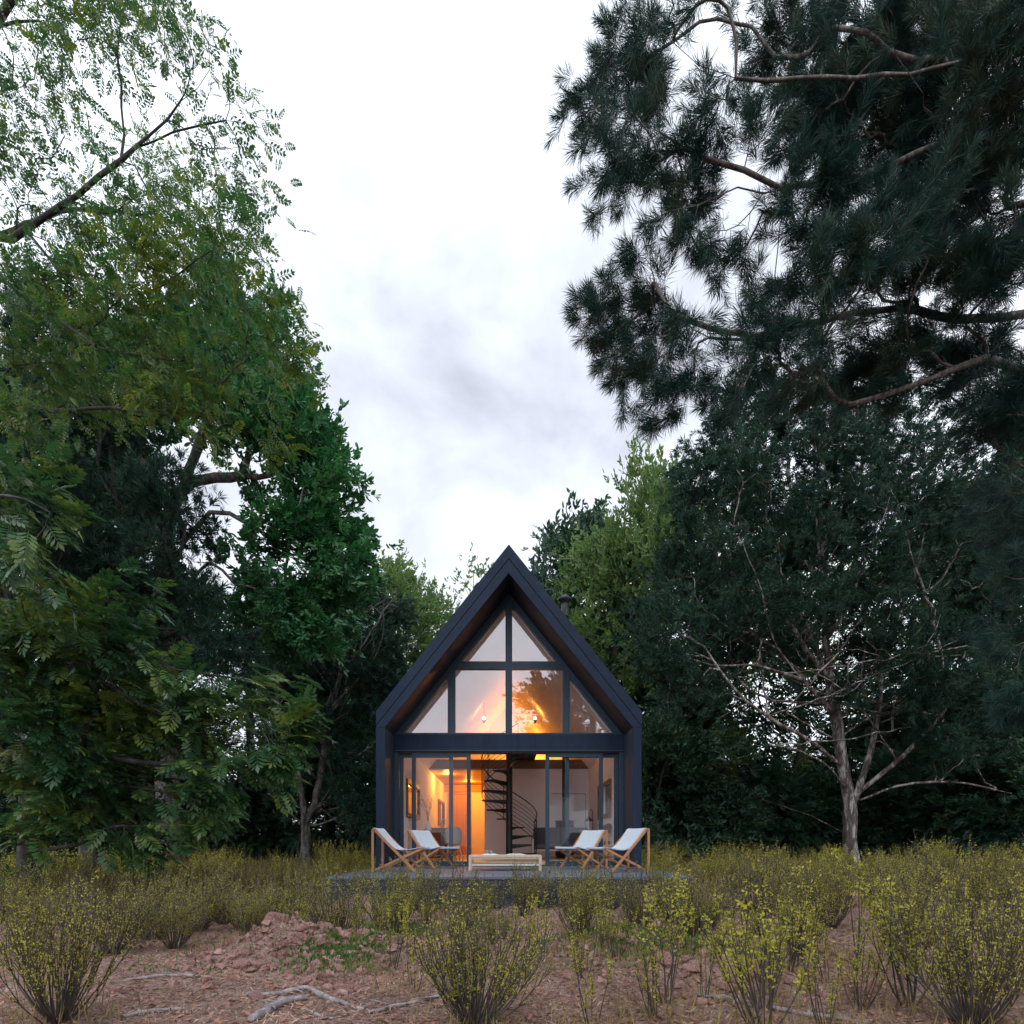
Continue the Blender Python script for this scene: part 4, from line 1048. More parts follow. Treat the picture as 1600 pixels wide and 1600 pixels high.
P4 = [(400,520,48),(332,562,48),(432,602,48),(470,652,42),(500,702,38),(522,762,42),(540,832,38),(552,882,32),(480,765,48),(432,710,36),(380,650,46),(340,690,24),(420,830,42),(480,862,54),(530,922,38),(470,942,54),(520,975,38),(402,898,32),(262,640,46),(220,560,60),(300,610,46),(160,600,60),(200,690,46),(352,450,40),(420,480,36),(540,780,28),(560,850,20),(440,980,50),(500,1000,40),(380,960,34),(240,740,30),(300,520,50),(390,760,26),(445,660,40),(460,820,40),(500,820,40),(395,590,50),(350,860,20)]
bl = px_blobs(P4, 15.8, 18.8, rng)
tg = in_blobs(bl, 26, rng, 0.55)
sk.reach(tg, 0.25, 0.35, 0.05, 0.3, 0.0)
pos, dr = sk.tip_dirs()
lf = [broad(rng, 9, 0.21, 0.105, 0.26) for k in range(5)]
p2, d2 = spray(pos, dr, 9, 0.24, rng, at(380,800,18))
make_tree('broadleaf_tree', base, 'dense bright green broadleaf tree with thick bent limbs on the left of the cabin', 'tree', None, sk, 0.34, M['bark_grey'],
    scatter(lf, p2, d2, rng, (0.7,1.1), tilt=0.35, mat=L_['magnolia'], tint_amp=0.5), 0.009)

# ---- pines of the middle distance
def far_pine(seed, base, trunks, blobs, dz, label, dens=22, rb=0.3, group=None, nper=7, mat='needlefar', barkm='bark_pine', size=1.0, cat='tree', fans=14):
    rng = rs(seed); sk = Skeleton(rng)
    for k, pts in enumerate(trunks): sk.limb(([base]+list(pts)) if k == 0 else pts, 0.4, True, 0.012)
    AA = np.array(sk.p)
    for k in range(fans):
        q = AA[rng.randint(int(len(AA)*0.12), len(AA))]; bx = blobs[rng.randint(0, len(blobs))]
        e_ = np.array(at(bx[0]+rng.uniform(-30,30), bx[1]-rng.uniform(0,60), rng.uniform(dz[0]-0.1, dz[1]-0.8)))
        if np.linalg.norm(e_-q) > 7.5 or e_[2] < q[2]-0.3: continue
        m1 = q*0.6+e_*0.4+rng.normal(0,0.35,3)+np.array((0,0,-0.2)); m2 = q*0.25+e_*0.75+rng.normal(0,0.3,3)
        sk.limb([tuple(q), tuple(m1), tuple(m2), tuple(e_)], 0.35, True, 0.03, 4)
        for j in range(3):
            u = rng.uniform(0.3,0.9); s0 = m1*(1-u)+m2*u; s1 = s0+rng.normal(0,0.5,3)+np.array((0,-0.2,0.6)); sk.limb([tuple(s0), tuple((s0+s1)/2+rng.normal(0,.08,3)), tuple(s1)], 0.3, True, 0.02, 2)
    tg = in_blobs(px_blobs(blobs, dz[0], dz[1], rng), dens, rng, 0.55)
    sk.reach(tg, 0.25, 0.35, 0.06, 0.35, 0.03)
    pos, dr = sk.tip_dirs()
    tf = [tuft(rng, 20, 0.25*size, 0.030*size, 0.16*size, (15, 80)) for k in range(6)]
    p2, d2 = spray(pos, dr + np.array((0,0,0.45)), nper, 0.26*size, rng)
    return make_tree('pine_tree', base, label, cat, group, sk, rb, M[barkm], scatter(tf, p2, d2, rng, (0.75,1.2), tilt=0.4, mat=L_[mat], tint_amp=0.4), 0.010)
b0 = at(1330, 1360, 21.0); b0 = (b0[0], b0[1], gz(b0[0], b0[1]))
P5 = [(1290,940,44,19),(1300,860,48,19),(1290,780,48,19),(1312,700,48,19),(1420,860,46,19),(1440,780,46,19),(1360,800,40,19),(1120,700,50),(1080,760,40),(1150,640,50),(1200,690,60),(1260,640,60),(1310,690,66),(1380,650,60),(1440,700,60),(1220,770,66),(1140,790,60),(1080,840,50),(1310,790,70),(1400,780,60),(1460,820,50),(1060,900,50),(1130,880,60),(1210,860,66),(1290,870,60),(1370,870,50),(1440,900,44),(1040,960,50),(1100,950,56),(1180,940,60),(1260,950,56),(1330,940,50),(1400,960,50),(1040,1020,46),(1100,1020,50),(1170,1010,46),(1060,1080,44),(1120,1075,30),(1240,1010,36),(1350,1010,40),(1420,1030,50),(1480,1000,50),(1460,1080,46),(1520,1060,40),(1400,1100,36),(1440,1150,50),(1480,1180,46),(1420,1200,32),(1530,1150,40),(1330,1080,28),(1540,930,50),(1520,860,50),(1390,720,50),(1330,620,50),(1190,600,46),(1490,760,50),(1550,1000,40),(1160,740,50)]
far_pine(31, b0, [A((1328,1290,21),(1327,1250,20.9),(1316,1190,20.8),(1308,1130,20.7),(1296,1060,20.6),(1290,980,20.5),(1286,880,20.4),(1300,760,20.3),(1318,660,20.2)),
    A((1328,1262,20.9),(1348,1215,20.9),(1364,1160,20.9),(1372,1110,20.9),(1378,1060,21),(1398,980,21.1),(1436,870,21.2),(1455,760,21.3)),
    A((1306,1120,20.7),(1268,1078,20),(1228,1030,19.5),(1204,990,19.2),(1190,920,19),(1160,850,18.8)), A((1255,1062,19.8),(1180,1040,19.2),(1110,1040,18.8),(1060,1020,18.6)),
    A((1342,1238,20.9),(1400,1190,20.2),(1455,1135,19.8),(1492,1080,19.6),(1510,1010,19.4)), A((1318,1302,21),(1270,1276,20.3),(1220,1258,19.8),(1190,1250,19.6)),
    A((1312,1160,20.7),(1240,1120,19.6),(1180,1095,19),(1120,1125,18.7)), A((1345,1250,20.9),(1400,1228,20),(1460,1222,19.5),(1510,1224,19.4),(1580,1240,19)),
    A((1318,1200,20.8),(1270,1160,20),(1215,1130,19.4),(1150,1080,18.9),(1100,1010,18.6)), A((1322,1230,20.8),(1290,1195,20),(1240,1170,19.4),(1185,1165,19.1)), A((1296,1060,20.6),(1250,1000,19.8),(1225,930,19.3),(1215,850,19.1)), A((1290,1000,20.5),(1330,940,19.6),(1350,860,19.3)),
    A((1300,1090,20.6),(1290,1045,21.5),(1250,960,22),(1240,880,22)), A((1372,1110,20.9),(1410,1080,20.4),(1440,1062,20))],
    P5, (18.4, 23.2), 'large forked pine with peeling pale bark standing right of the cabin', 20, 0.235, nper=8, fans=80)

b0 = at(140, 1360, 15.5); b0 = (b0[0], b0[1], gz(b0[0], b0[1]))
P6 = [(60,600,60),(120,650,60),(40,700,60),(180,700,50),(100,760,60),(200,780,50),(250,790,46),(60,850,60),(150,850,60),(230,860,40),(300,830,36),(280,900,36),(180,930,50),(100,920,60),(30,960,60),(250,960,40),(320,930,30),(200,1010,50),(120,1010,50),(300,1000,44),(350,1020,40),(160,540,50),(60,520,60),(220,630,40),(280,760,30),(20,620,50),(60,1080,60),(160,1100,60),(260,1080,50)]
far_pine(32, b0, [A((140,1250,15.5),(138,1100,15.4),(150,950,15.3),(140,800,15.2),(120,650,15.1),(110,520,15)), A((145,1000,15.3),(180,940,15),(192,880,14.9)), A((140,860,15.2),(215,780,14.8),(250,740,14.6)), A((142,1040,15.3),(220,980,14.8),(270,900,14.6),(290,830,14.6)), A((150,990,15.3),(230,1000,14.9),(330,960,14.6)), A((130,760,15.2),(60,700,15),(20,640,15))],
    P6, (13.6, 16.6), 'dusky pine filling the left edge behind the feathered leaves', 48, 0.22, barkm='bark_dark', size=0.85, nper=7)

b0 = at(478, 1366, 21.5); b0 = (b0[0], b0[1], gz(b0[0], b0[1]))
P7 = [(500,960,36),(560,950,40),(620,960,30),(480,1010,40),(540,1010,44),(600,1010,36),(450,1060,36),(510,1070,40),(570,1070,40),(440,1110,30),(500,1130,36),(560,1130,36),(600,1080,28),(530,1180,34),(575,1190,30),(470,1160,24),(540,1240,34),(580,1260,26),(440,960,36),(400,1010,36),(420,1060,30),(600,1150,20),(560,1290,24)]
far_pine(33, b0, [A((478,1310,21.5),(476,1280,21.4),(470,1230,21.3),(462,1190,21.2),(440,1120,21),(430,1040,20.9),(440,960,20.8)), A((478,1285,21.4),(492,1255,21.5),(502,1200,21.6),(512,1140,21.7),(530,1060,21.8),(550,980,21.9)), A((486,1270,21.5),(520,1240,21.2),(545,1190,21)), A((500,1210,21.6),(530,1160,22),(560,1110,22.2),(590,1050,22.4)), A((478,1290,21.4),(440,1260,21),(420,1240,20.8))],
    P7, (20, 23.5), 'slender forked pine beside the left wall of the cabin', 26, 0.17, barkm='bark_grey', nper=8, fans=30)

# ---- generic trees and bushes of the wood behind
def grown(seed, H, crown0, rad, nblob, dens, leaf, mat, barkm, rb, nper, spread, blob_r=(0.16,0.28), thin=False):
    """a tree on its own at the origin: returns trunk mesh and crown mesh"""
    rng = rs(seed); sk = Skeleton(rng)
    top = [(0,0,0), (rng.uniform(-.3,.3), rng.uniform(-.3,.3), H*0.35), (rng.uniform(-.5,.5), rng.uniform(-.5,.5), H*0.7), (rng.uniform(-.5,.5), rng.uniform(-.5,.5), H*0.95)]
    sk.limb(top, 0.5, True, 0.03)
    bl = []
    for k in range(nblob):
        u = rng.uniform(0, 1); z = H*(crown0+(1-crown0)*u*0.97); w = rad*(math.sin(math.pi*min(1, 0.22+0.72*u))**0.8)
        a = rng.uniform(0, 6.283); q = w*rng.uniform(0.15, 0.95)**0.6
        bl.append((np.array((q*math.cos(a), q*math.sin(a), z)), rad*rng.uniform(*blob_r)))
    tg = in_blobs(bl, dens, rng, 0.55); tg[:,2] = np.maximum(tg[:,2], 0.25)
    sk.reach(tg, 0.3, 0.5, 0.06, 0.35, 0.03)
    pos, dr = sk.tip_dirs(); p2, d2 = spray(pos, dr, nper, spread, rng, (0,0,H*0.5))
    p2[:,2] = np.maximum(p2[:,2], 0.1)
    return sk.mesh('trunk', rb, M[barkm], 0.009), scatter(leaf(rng), p2, d2, rng, (0.7,1.2), tilt=0.4, mat=L_[mat], tint_amp=0.5)
def plant(kind, meshes, loc, rz, sc, label, group, cat='tree'):
    e = empty(kind, loc, rz, label, cat, group); e.scale = sc if isinstance(sc, tuple) else (sc,)*3
    link_mesh('trunk', meshes[0], e); link_mesh('crown', meshes[1], e); return e
bl_ = lambda L, W, n=9: (lambda rng: [broad(rng, n, L, W, L*1.3) for k in range(5)])
pin_ = lambda rng: [pinnate(rng, 6, 0.55, 0.20, 0.075, 0.35, 0.6) for k in range(5)]
G = {}
G['pale'] = [grown(41, 13, 0.16, 4.0, 60, 9, bl_(0.23,0.09), 'pale', 'bark_grey', 0.18, 6, 0.34), grown(42, 14, 0.2, 3.6, 56, 9, bl_(0.22,0.09), 'pale', 'bark_grey', 0.18, 6, 0.34)]
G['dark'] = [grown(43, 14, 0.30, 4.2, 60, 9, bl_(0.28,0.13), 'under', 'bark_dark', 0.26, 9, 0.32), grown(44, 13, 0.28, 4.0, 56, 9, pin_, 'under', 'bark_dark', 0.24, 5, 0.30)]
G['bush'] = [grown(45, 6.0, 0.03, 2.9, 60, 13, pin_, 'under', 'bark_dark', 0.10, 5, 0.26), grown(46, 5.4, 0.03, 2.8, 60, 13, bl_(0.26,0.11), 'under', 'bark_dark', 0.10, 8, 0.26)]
G['thin'] = [grown(47, 13, 0.45, 1.5, 30, 7, bl_(0.20,0.08,6), 'pale', 'bark_grey', 0.10, 4, 0.24)]
def on_ground(px, d): x = (px-VX)*d/FPX; return (x, d, gz(x, d)-0.03)
def fit(kind, i, px, d, top_py, H, rz, label, group, cat='tree', name=None, wide=1.0):
    g = on_ground(px, d); h = at(px, top_py, d).z - g[2]; s = h/H
    return plant(name or ('broadleaf_tree'), G[kind][i], g, rz, (s*wide, s*wide, s), label, group, cat)
WOOD = 'trees of the wood behind the cabin'
fit('pale', 0, 588, 34, 880, 13, 0.3, 'pale green tree showing left of the gable, nearest the dark broadleaf', WOOD)
fit('pale', 1, 655, 38, 905, 14, 1.9, 'pale rounded tree directly against the left slope of the gable roof', WOOD)
fit('thin', 0, 738, 36, 850, 13, 0.9, 'sparse thin topped tree seen just left of the ridge', WOOD)
fit('dark', 0, 908, 36, 832, 14, 2.2, 'tree with ragged dark top just right of the ridge', WOOD, wide=0.8)
fit('pale', 1, 955, 30, 826, 14, 0.0, 'pale green tree behind the flue and the right roof slope', WOOD)
fit('pale', 0, 1040, 29, 715, 13, 2.6, 'tall pale tree with feathery edge between the gable and the forked pine', WOOD, wide=0.75)
fit('dark', 1, 1110, 31, 690, 14, 1.2, 'tall dark tree close behind the left side of the forked pine', WOOD, wide=0.85)
fit('pale', 1, 1240, 33, 800, 14, 4.0, 'tree with yellowish sprays right behind the forked pine', WOOD)
fit('dark', 1, 1450, 30, 850, 14, 3.0, 'dark tree behind the right stem of the forked pine', WOOD)
fit('pale', 0, 1570, 28, 760, 13, 5.0, 'tree with pale leaves half hidden at the right edge', WOOD)
fit('dark', 0, 520, 31, 930, 14, 0.5, 'dark tree behind the slender forked pine', WOOD)
fit('dark', 1, 380, 27, 880, 14, 1.5, 'dark tree with feathered leaves under the bright broadleaf', WOOD)
fit('dark', 0, 120, 25, 700, 14, 3.3, 'dark tree behind the dusky pine on the left', WOOD)
fit('dark', 1, -60, 22, 500, 14, 2.3, 'dark tree at the far left edge', WOOD)
fit('dark', 0, 1680, 24, 600, 14, 4.4, 'dark tree at the far right edge', WOOD)
UN = 'dark bushes under the trees'
rr = random.Random(5)
n_ = 0
for px, d, tp, wd in ((-40,19,1130,1.2),(90,21,1150,1.1),(200,24,1160,1.1),(310,25,1230,1.1),(400,27,1230,1.1),(470,30,1150,1.1),(555,28,1120,1.0),(1030,25,1120,0.9),(1085,27,1200,1.0),(1150,25,1240,1.0),(1215,27,1210,1.1),(1290,28,1200,1.1),(1380,26,1180,1.1),(1460,24,1170,1.1),(1540,22,1190,1.1),(1630,20,1150,1.2),(20,26,1050,1.3),(250,31,1150,1.3),(1000,33,1060,1.2),(1180,34,1190,1.3),(1350,34,1140,1.3),(1520,30,1060,1.3)):
    k = n_ % 2; n_ += 1
    side = 'left' if px < 795 else 'right'
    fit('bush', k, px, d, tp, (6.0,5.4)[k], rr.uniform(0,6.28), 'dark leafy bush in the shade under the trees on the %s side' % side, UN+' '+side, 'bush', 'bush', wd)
# far wood closing the view all round
far = []
for k in range(46):
    a = rr.uniform(0, 1); px = -500+2600*k/45
    d = rr.uniform(42, 60); x = (px-VX)*d/FPX; far.append((x, d, rr.uniform(0.9,1.2), rr.randint(0,1)))
vs = []; ts = []
for kind in ('dark',):
    for i in (0, 1):
        me = G[kind][i][1]; n = len(me.vertices); co = np.zeros(n*3, np.float32); me.vertices.foreach_get('co', co); co = co.reshape(-1, 4, 3)[::2]
        tt = np.zeros(len(me.polygons), np.float32); me.attributes['tint'].data.foreach_get('value', tt); tt = tt[::2]
        for x, y, s, q in far:
            if q == i:
                a = rr.uniform(0, 6.28); m3 = np.array(((math.cos(a),-math.sin(a),0),(math.sin(a),math.cos(a),0),(0,0,1)))
                c = co.mean(1, keepdims=True)
                vs.append((((co-c)*1.4+c)@m3.T*np.array((1.25*s,1.25*s,0.40*s)) + np.array((x,y,gz(x,y)-1.2))).reshape(-1,3)); ts.append(tt)
fw = np.concatenate(vs)
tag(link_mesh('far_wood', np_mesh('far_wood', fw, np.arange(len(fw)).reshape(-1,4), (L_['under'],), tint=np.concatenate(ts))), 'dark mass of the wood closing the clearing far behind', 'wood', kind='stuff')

# ---- trees behind the viewer that the upper panes reflect
RF = 'trees mirrored in the upper panes'
plant('broadleaf_tree', G['dark'][0], (5.1,-7.5,0), 0.6, (1.05,1.05,1.02), 'broadleaf tree mirrored in the upper right pane', RF)
plant('broadleaf_tree', G['dark'][1], (7.2,-10.5,0), 1.6, (1.15,1.15,1.1), 'taller tree mirrored in the right triangular pane', RF)
# ---------------------------------------------------------------- shrubs, stones and litter of the clearing
m, t, b, o = new_mat('shrub stems')
hn = noise(t, 6, 3); t.links.new(ramp(t, hn, [(0.3,(0.036,0.028,0.026)),(0.7,(0.088,0.070,0.056))]), b.inputs['Base Color']); b.inputs['Roughness'].default_value = 0.8; M['stem'] = m
L_['bud'] = leafy('yellow green buds', (0.195,0.195,0.036), (0.385,0.365,0.054), (0.74,0.66,0.12), 0.5, 0.35, 0.3, 3.0)

def shrub_meshes(seed, n_stem, H, lean, bud, twigs, buds_per, wood=1.0, two=True):
    rng = rs(seed); V = []; F = []; off = 0; bp = []; bd = []
    def tube(P, r0, r1):
        nonlocal off
        P = np.array(P); n = len(P); T = np.gradient(P, axis=0); T /= np.linalg.norm(T, axis=1)[:,None]+1e-9
        s = np.cross(T, (0.3,0.9,0.1)); s /= np.linalg.norm(s, axis=1)[:,None]+1e-9; u = np.cross(T, s); r = np.linspace(r0, r1, n)[:,None]
        for k in range(3):
            a = 2*math.pi*k/3; V.append(P + (math.cos(a)*s+math.sin(a)*u)*r)
        k = np.arange(n-1)
        for q in range(3):
            q2 = (q+1) % 3; F.append(np.stack([off+q*n+k, off+q2*n+k, off+q2*n+k+1, off+q*n+k+1], 1))
        off += 3*n
    for i in range(n_stem):
        a = rng.uniform(0, 6.283); ln = R(lean)*math.sqrt(rng.uniform(0.01, 1)); h = H*rng.uniform(0.42, 1.0)*(1-0.15*(ln/R(60)))
        d = np.array((math.sin(ln)*math.cos(a), math.sin(ln)*math.sin(a), math.cos(ln)))
        b0 = np.array((math.cos(a)*0.05, math.sin(a)*0.05, -0.02))*rng.uniform(0.2,1); P = [b0]; dd = d.copy(); n = 9
        for k in range(n):
            dd = dd*0.9 + np.array((0,0,0.10)) + rng.normal(0, 0.05, 3); dd /= np.linalg.norm(dd); P.append(P[-1]+dd*h/n)
        tube(P, 0.0055*wood, 0.0016*wood)
        for k in range(twigs):
            j = rng.randint(4, n); p = P[j]; d2 = (P[j]-P[j-1]); d2 /= np.linalg.norm(d2); d2 = d2 + rng.normal(0, 0.30, 3); d2[2] = abs(d2[2])+0.3; d2 /= np.linalg.norm(d2)
            l = h*rng.uniform(0.16, 0.36); Q = [p]
            for k2 in range(4):
                d2 = d2 + np.array((0,0,0.12)) + rng.normal(0, 0.07, 3); d2 /= np.linalg.norm(d2); Q.append(Q[-1]+d2*l/4)
            tube(Q, 0.0026*wood, 0.0012*wood)
            for c in range(buds_per):
                u = rng.uniform(0.15, 1)*3.99; i0 = int(u); bp.append(Q[i0]+(Q[i0+1]-Q[i0])*(u-i0)); bd.append(d2)
        for c in range(buds_per):
            u = rng.uniform(0.62, 1)*(n-0.01); i0 = int(u); bp.append(P[i0]+(P[i0+1]-P[i0])*(u-i0)); bd.append(dd)
    sm = np_mesh('stems', np.concatenate(V), np.concatenate(F), (M['stem'],))
    T = []
    for k in range(5):
        q = []
        for c in range(2):
            a = c*2.4+rng.uniform(-.6,.6); d = np.array((0.75, math.cos(a)*0.7, math.sin(a)*0.7)); d /= np.linalg.norm(d); sd = np.cross(d, rng.normal(0,1,3)); sd /= np.linalg.norm(sd)
            q += leaf_quad((0,0,0), d, sd, bud, bud*0.55)
        T.append(np.array(q).reshape(-1,4,3))
    bm_ = scatter(T, np.array(bp)+rng.normal(0,0.004,(len(bp),3)), np.array(bd), rng, (0.6,1.25), tilt=0.5, roll=1.0, name='blossoms', mat=L_['bud'], tint_amp=0.6)
    return sm, bm_
S_full = [shrub_meshes(60+k, (58,70,44,62,36)[k], 0.92, (46,56,36,62,50)[k], 0.0138, 8, (6,5,7,4,2)[k]) for k in range(5)]          # dense vase shaped bushes
S_thin = [shrub_meshes(70+k, (12,7,16,10,5)[k], 0.85, (26,18,36,30,14)[k], 0.022, 5, (7,8,5,6,9)[k], 1.1) for k in range(5)]      # sparse upright sprigs
S_far = [shrub_meshes(80+k, (36,46,28,40,30)[k], 0.88, (38,50,28,44,56)[k], 0.023, 6, (8,7,8,6,3)[k], 1.3) for k in range(5)]       # the same bush, lighter, for the distance
BUD = 'broom shrubs with yellow green buds'
def shrub(meshes, x, y, h, rz, label, group, H=0.92):
    s = h/H; e = empty('shrub', (x, y, gz(x,y)-0.01), rz, label, 'shrub', group); e.scale = (s*rr.uniform(0.85,1.3), s*rr.uniform(0.85,1.3), s); e.rotation_euler = (rr.uniform(-.10,.10), rr.uniform(-.10,.10), rz)
    link_mesh('stems', meshes[0], e); link_mesh('blossoms', meshes[1], e); return e
def shrub_px(meshes, px, base_py, top_py, rz, label, group=None, H=0.92):
    d = EYE*FPX/(base_py-HY)
    for k in range(6): x = (px-VX)*d/FPX; d = (EYE-gz(x,d))*FPX/(base_py-HY)
    x = (px-VX)*d/FPX; return shrub(meshes, x, d, max(0.3, at(px, top_py, d).z-gz(x,d)), rz, label, group, H)
placed = []
for kind, px, by, ty, lab in (
    ('full', 92, 1596, 1348, 'large shrub filling the bottom left corner, its right stems leaning far out'),
    ('full', 272, 1482, 1372, 'round vase shaped shrub standing alone on the bare soil left of the rubble'),
    ('full', 742, 1602, 1372, 'large dark stemmed shrub in the bottom middle, spread like a fan before the deck'),
    ('full', 1520, 1606, 1345, 'largest shrub at the bottom right corner with thick dark stems'),
    ('thin', 648, 1548, 1420, 'small thin shrub just left of the large bottom middle one'),
    ('thin', 1192, 1612, 1365, 'tall sparse shrub with big yellow buds, right of the bottom middle'),
    ('thin', 1290, 1616, 1470, 'low sparse shrub heavy with yellow buds along the bottom edge'),
    ('thin', 1345, 1575, 1440, 'upright thin shrub with a single leaning leader right of the low yellow one'),
    ('thin', 1025, 1590, 1430, 'sprig like shrub rising by the reddish stones right of the middle'),
    ('thin', 925, 1605, 1455, 'short sparse shrub next to the right stems of the bottom middle shrub'),
    ('full', 1245, 1492, 1372, 'fan shaped bare stemmed shrub in the middle of the right side'),
    ('full', 395, 1466, 1372, 'shrub beside the upper left end of the reddish rubble'),
    ('thin', 452, 1470, 1385, 'straight thin shrub growing out of the top of the rubble'),
    ('thin', 560, 1480, 1395, 'thin shrub rising from the green patch'),
    ('full', 110, 1462, 1365, 'shrub half hidden behind the bottom left corner shrub'),
    ('full', 1420, 1500, 1368, 'shrub between the fan shaped one and the bottom right corner'),
    ('thin', 1100, 1560, 1440, 'spindly shrub among the stones right of the middle'),
    ('full', 900, 1452, 1372, 'shrub with reddish brown stems before the right half of the deck'),
    ('full', 740, 1448, 1352, 'tall shrub before the coffee table'),
    ('full', 620, 1452, 1368, 'shrub before the left half of the deck'),
    ('full', 1090, 1462, 1362, 'shrub off the front right corner of the deck'),
    ('thin', 500, 1455, 1368, 'thin shrub off the front left corner of the deck')):
    e = shrub_px((S_full if kind == 'full' else S_thin)[(1 if lab.startswith('large') else len(placed) % 5)], px, by, ty, rr.uniform(0,6.28), lab, None, 0.92 if kind == 'full' else 0.85)
    placed.append((e.location.x, e.location.y))
def free(x, y, dmin):
    if -2.95 < x < 2.95 and 8.15 < y < 23: return False
    return all((x-a)**2+(y-c)**2 > dmin*dmin for a, c in placed)
ZONES = [ # y range, x range, count, min gap, meshes, label
    ((5.4,8.1), (-3.0,3.3), 28, 0.46, 'full', 'budding shrub in the row before the deck front', (0.40,0.92)),
    ((5.4,9.5), (-7.6,-3.0), 24, 0.62, 'full', 'shrub in the thick growth left of the deck', (0.45,1.0)),
    ((5.2,9.5), (3.0,8.2), 28, 0.62, 'full', 'shrub in the thick growth right of the deck', (0.45,1.05)),
    ((3.3,5.6), (0.7,4.8), 20, 0.30, 'thin', 'sparse budding sprig on the stony ground at the lower right', (0.45,0.9)),
    ((4.0,5.8), (-1.2,1.2), 9, 0.45, 'thin', 'slight shrub on the bare soil in the middle', (0.4,0.8)),
    ((4.4,6.4), (-4.6,-2.2), 9, 0.45, 'full', 'shrub at the edge of the bare soil on the left', (0.45,0.85)),
    ((9.5,15), (-13,-3.1), 34, 0.75, 'far', 'shrub in the middle distance along the left trees', (0.65,1.0)),
    ((9.5,15), (3.1,13), 36, 0.75, 'far', 'shrub in the middle distance along the right trees', (0.65,1.0)),
    ((15,25), (-20,-3.2), 36, 0.75, 'far', 'far shrub at the foot of the left trees', (0.8,1.15)),
    ((15,25), (3.2,21), 38, 0.75, 'far', 'far shrub at the foot of the right trees', (0.8,1.15))]
for (y0,y1), (x0,x1), cnt, gap, kind, lab, hh in ZONES:
    k = 0; tries = 0
    while k < cnt and tries < 4000:
        tries += 1; y = rr.uniform(y0,y1); x = rr.uniform(x0,x1)
        if abs(x) > 0.96*y+0.4 or not free(x, y, gap): continue
        if -3.2 < x < -1.0 and y < 4.9: continue
        ms = {'full': S_full, 'thin': S_thin, 'far': S_far}[kind][rr.randint(0,4)]
        shrub(ms, x, y, rr.uniform(*hh), rr.uniform(0,6.28), lab, BUD+': '+lab, {'full':0.92,'thin':0.85,'far':0.88}[kind]); placed.append((x,y)); k += 1

# stones
m, t, b, o = new_mat('reddish stone')
n1 = noise(t, 7, 6, 0.65); oi = N(t, 'ShaderNodeObjectInfo')
c1 = ramp(t, n1, [(0.3,(0.13,0.062,0.052)),(0.5,(0.33,0.172,0.148)),(0.72,(0.54,0.34,0.30))])
hs = N(t, 'ShaderNodeHueSaturation'); mr_ = N(t, 'ShaderNodeMapRange'); mr_.inputs['To Min'].default_value = 0.75; mr_.inputs['To Max'].default_value = 1.2
t.links.new(oi.outputs['Random'], mr_.inputs['Value']); t.links.new(mr_.outputs[0], hs.inputs['Value']); t.links.new(c1, hs.inputs['Color']); t.links.new(hs.outputs[0], b.inputs['Base Color'])
b.inputs['Roughness'].default_value = 0.9; bump(t, b, noise(t, 22, 5, 0.65), 0.8, 0.02); M['stone'] = m
def stone_mesh(seed):
    rng = rs(seed); n, k = 16, 24; vs = []
    for i in range(n+1):
        for j in range(k):
            th = math.pi*i/n; ph = 2*math.pi*j/k
            vs.append((math.sin(th)*math.cos(ph), math.sin(th)*math.sin(ph), math.cos(th)))
    v = np.array(vs); r = np.ones(len(v))
    for q in range(9):
        d = rng.normal(0,1,3); d /= np.linalg.norm(d); c = rng.uniform(0.45,0.8); p = v@d; r = np.minimum(r, np.where(p > 0.05, c/np.maximum(p, 0.05), 9))
    v = v*r[:,None]*(1+rng.normal(0,0.018,(len(v),1)))
    v = v*np.array((1.0, rng.uniform(0.6,0.9), rng.uniform(0.45,0.7)))
    f = [(i*k+j, i*k+(j+1)%k, (i+1)*k+(j+1)%k, (i+1)*k+j) for i in range(n) for j in range(k)]
    return np_mesh('stone', v, np.array(f)[:, ::-1], (M['stone'],))
SM = [stone_mesh(90+k) for k in range(6)]
def stone(px, py, size_px, label, group=None, i=0, name='stone'):
    d = EYE*FPX/(py-HY)
    for k in range(6): x = (px-VX)*d/FPX; d = (EYE-gz(x,d))*FPX/(py-HY)
    x = (px-VX)*d/FPX; s = size_px*d/FPX/2
    ob = link_mesh(name, SM[i]); ob.location = (x, d, gz(x,d)+s*0.12); ob.scale = (s,s,s); ob.rotation_euler = (rr.uniform(-.3,.3), rr.uniform(-.3,.3), rr.uniform(0,6.28))
    return tag(ob, label, 'stone', group)
for k, (px, py, sz, lab) in enumerate(((432,1492,52,'large orange red stone at the top left of the rubble'),(462,1482,44,'dark red stone touching the large orange red one'),(545,1482,42,'red stone lying by the green patch'),(600,1480,14,'small bright orange stone right of the green patch'),
    (570,1402,60,'flat pale stone at the front left foot of the deck'),(1000,1402,64,'brown boulder at the front right foot of the deck'),(1045,1505,50,'tilted pinkish slab under the sparse shrubs right of the middle'),(1060,1440,34,'grey stone right of the deck corner'),
    (392,1518,26,'pink stone at the left foot of the rubble'),(515,1546,26,'grey violet stone above the driftwood'),(1330,1415,70,'flat tan slab in the middle of the right side'),(1560,1375,60,'flat reddish slab near the right edge'))):
    stone(px, py, sz, lab, None, k % 6)
for k in range(48):
    px = rr.gauss(500, 85); py = rr.uniform(1470, 1560)
    stone(px, py, rr.uniform(12, 40), 'small reddish stone in the rubble heap left of the middle', 'small stones of the left rubble', rr.randint(0,5))
for k in range(44):
    px = rr.gauss(1090, 90); py = rr.uniform(1440, 1560)
    stone(px, py, rr.uniform(12, 38), 'small pinkish stone in the rubble right of the middle', 'small stones of the right rubble', rr.randint(0,5))

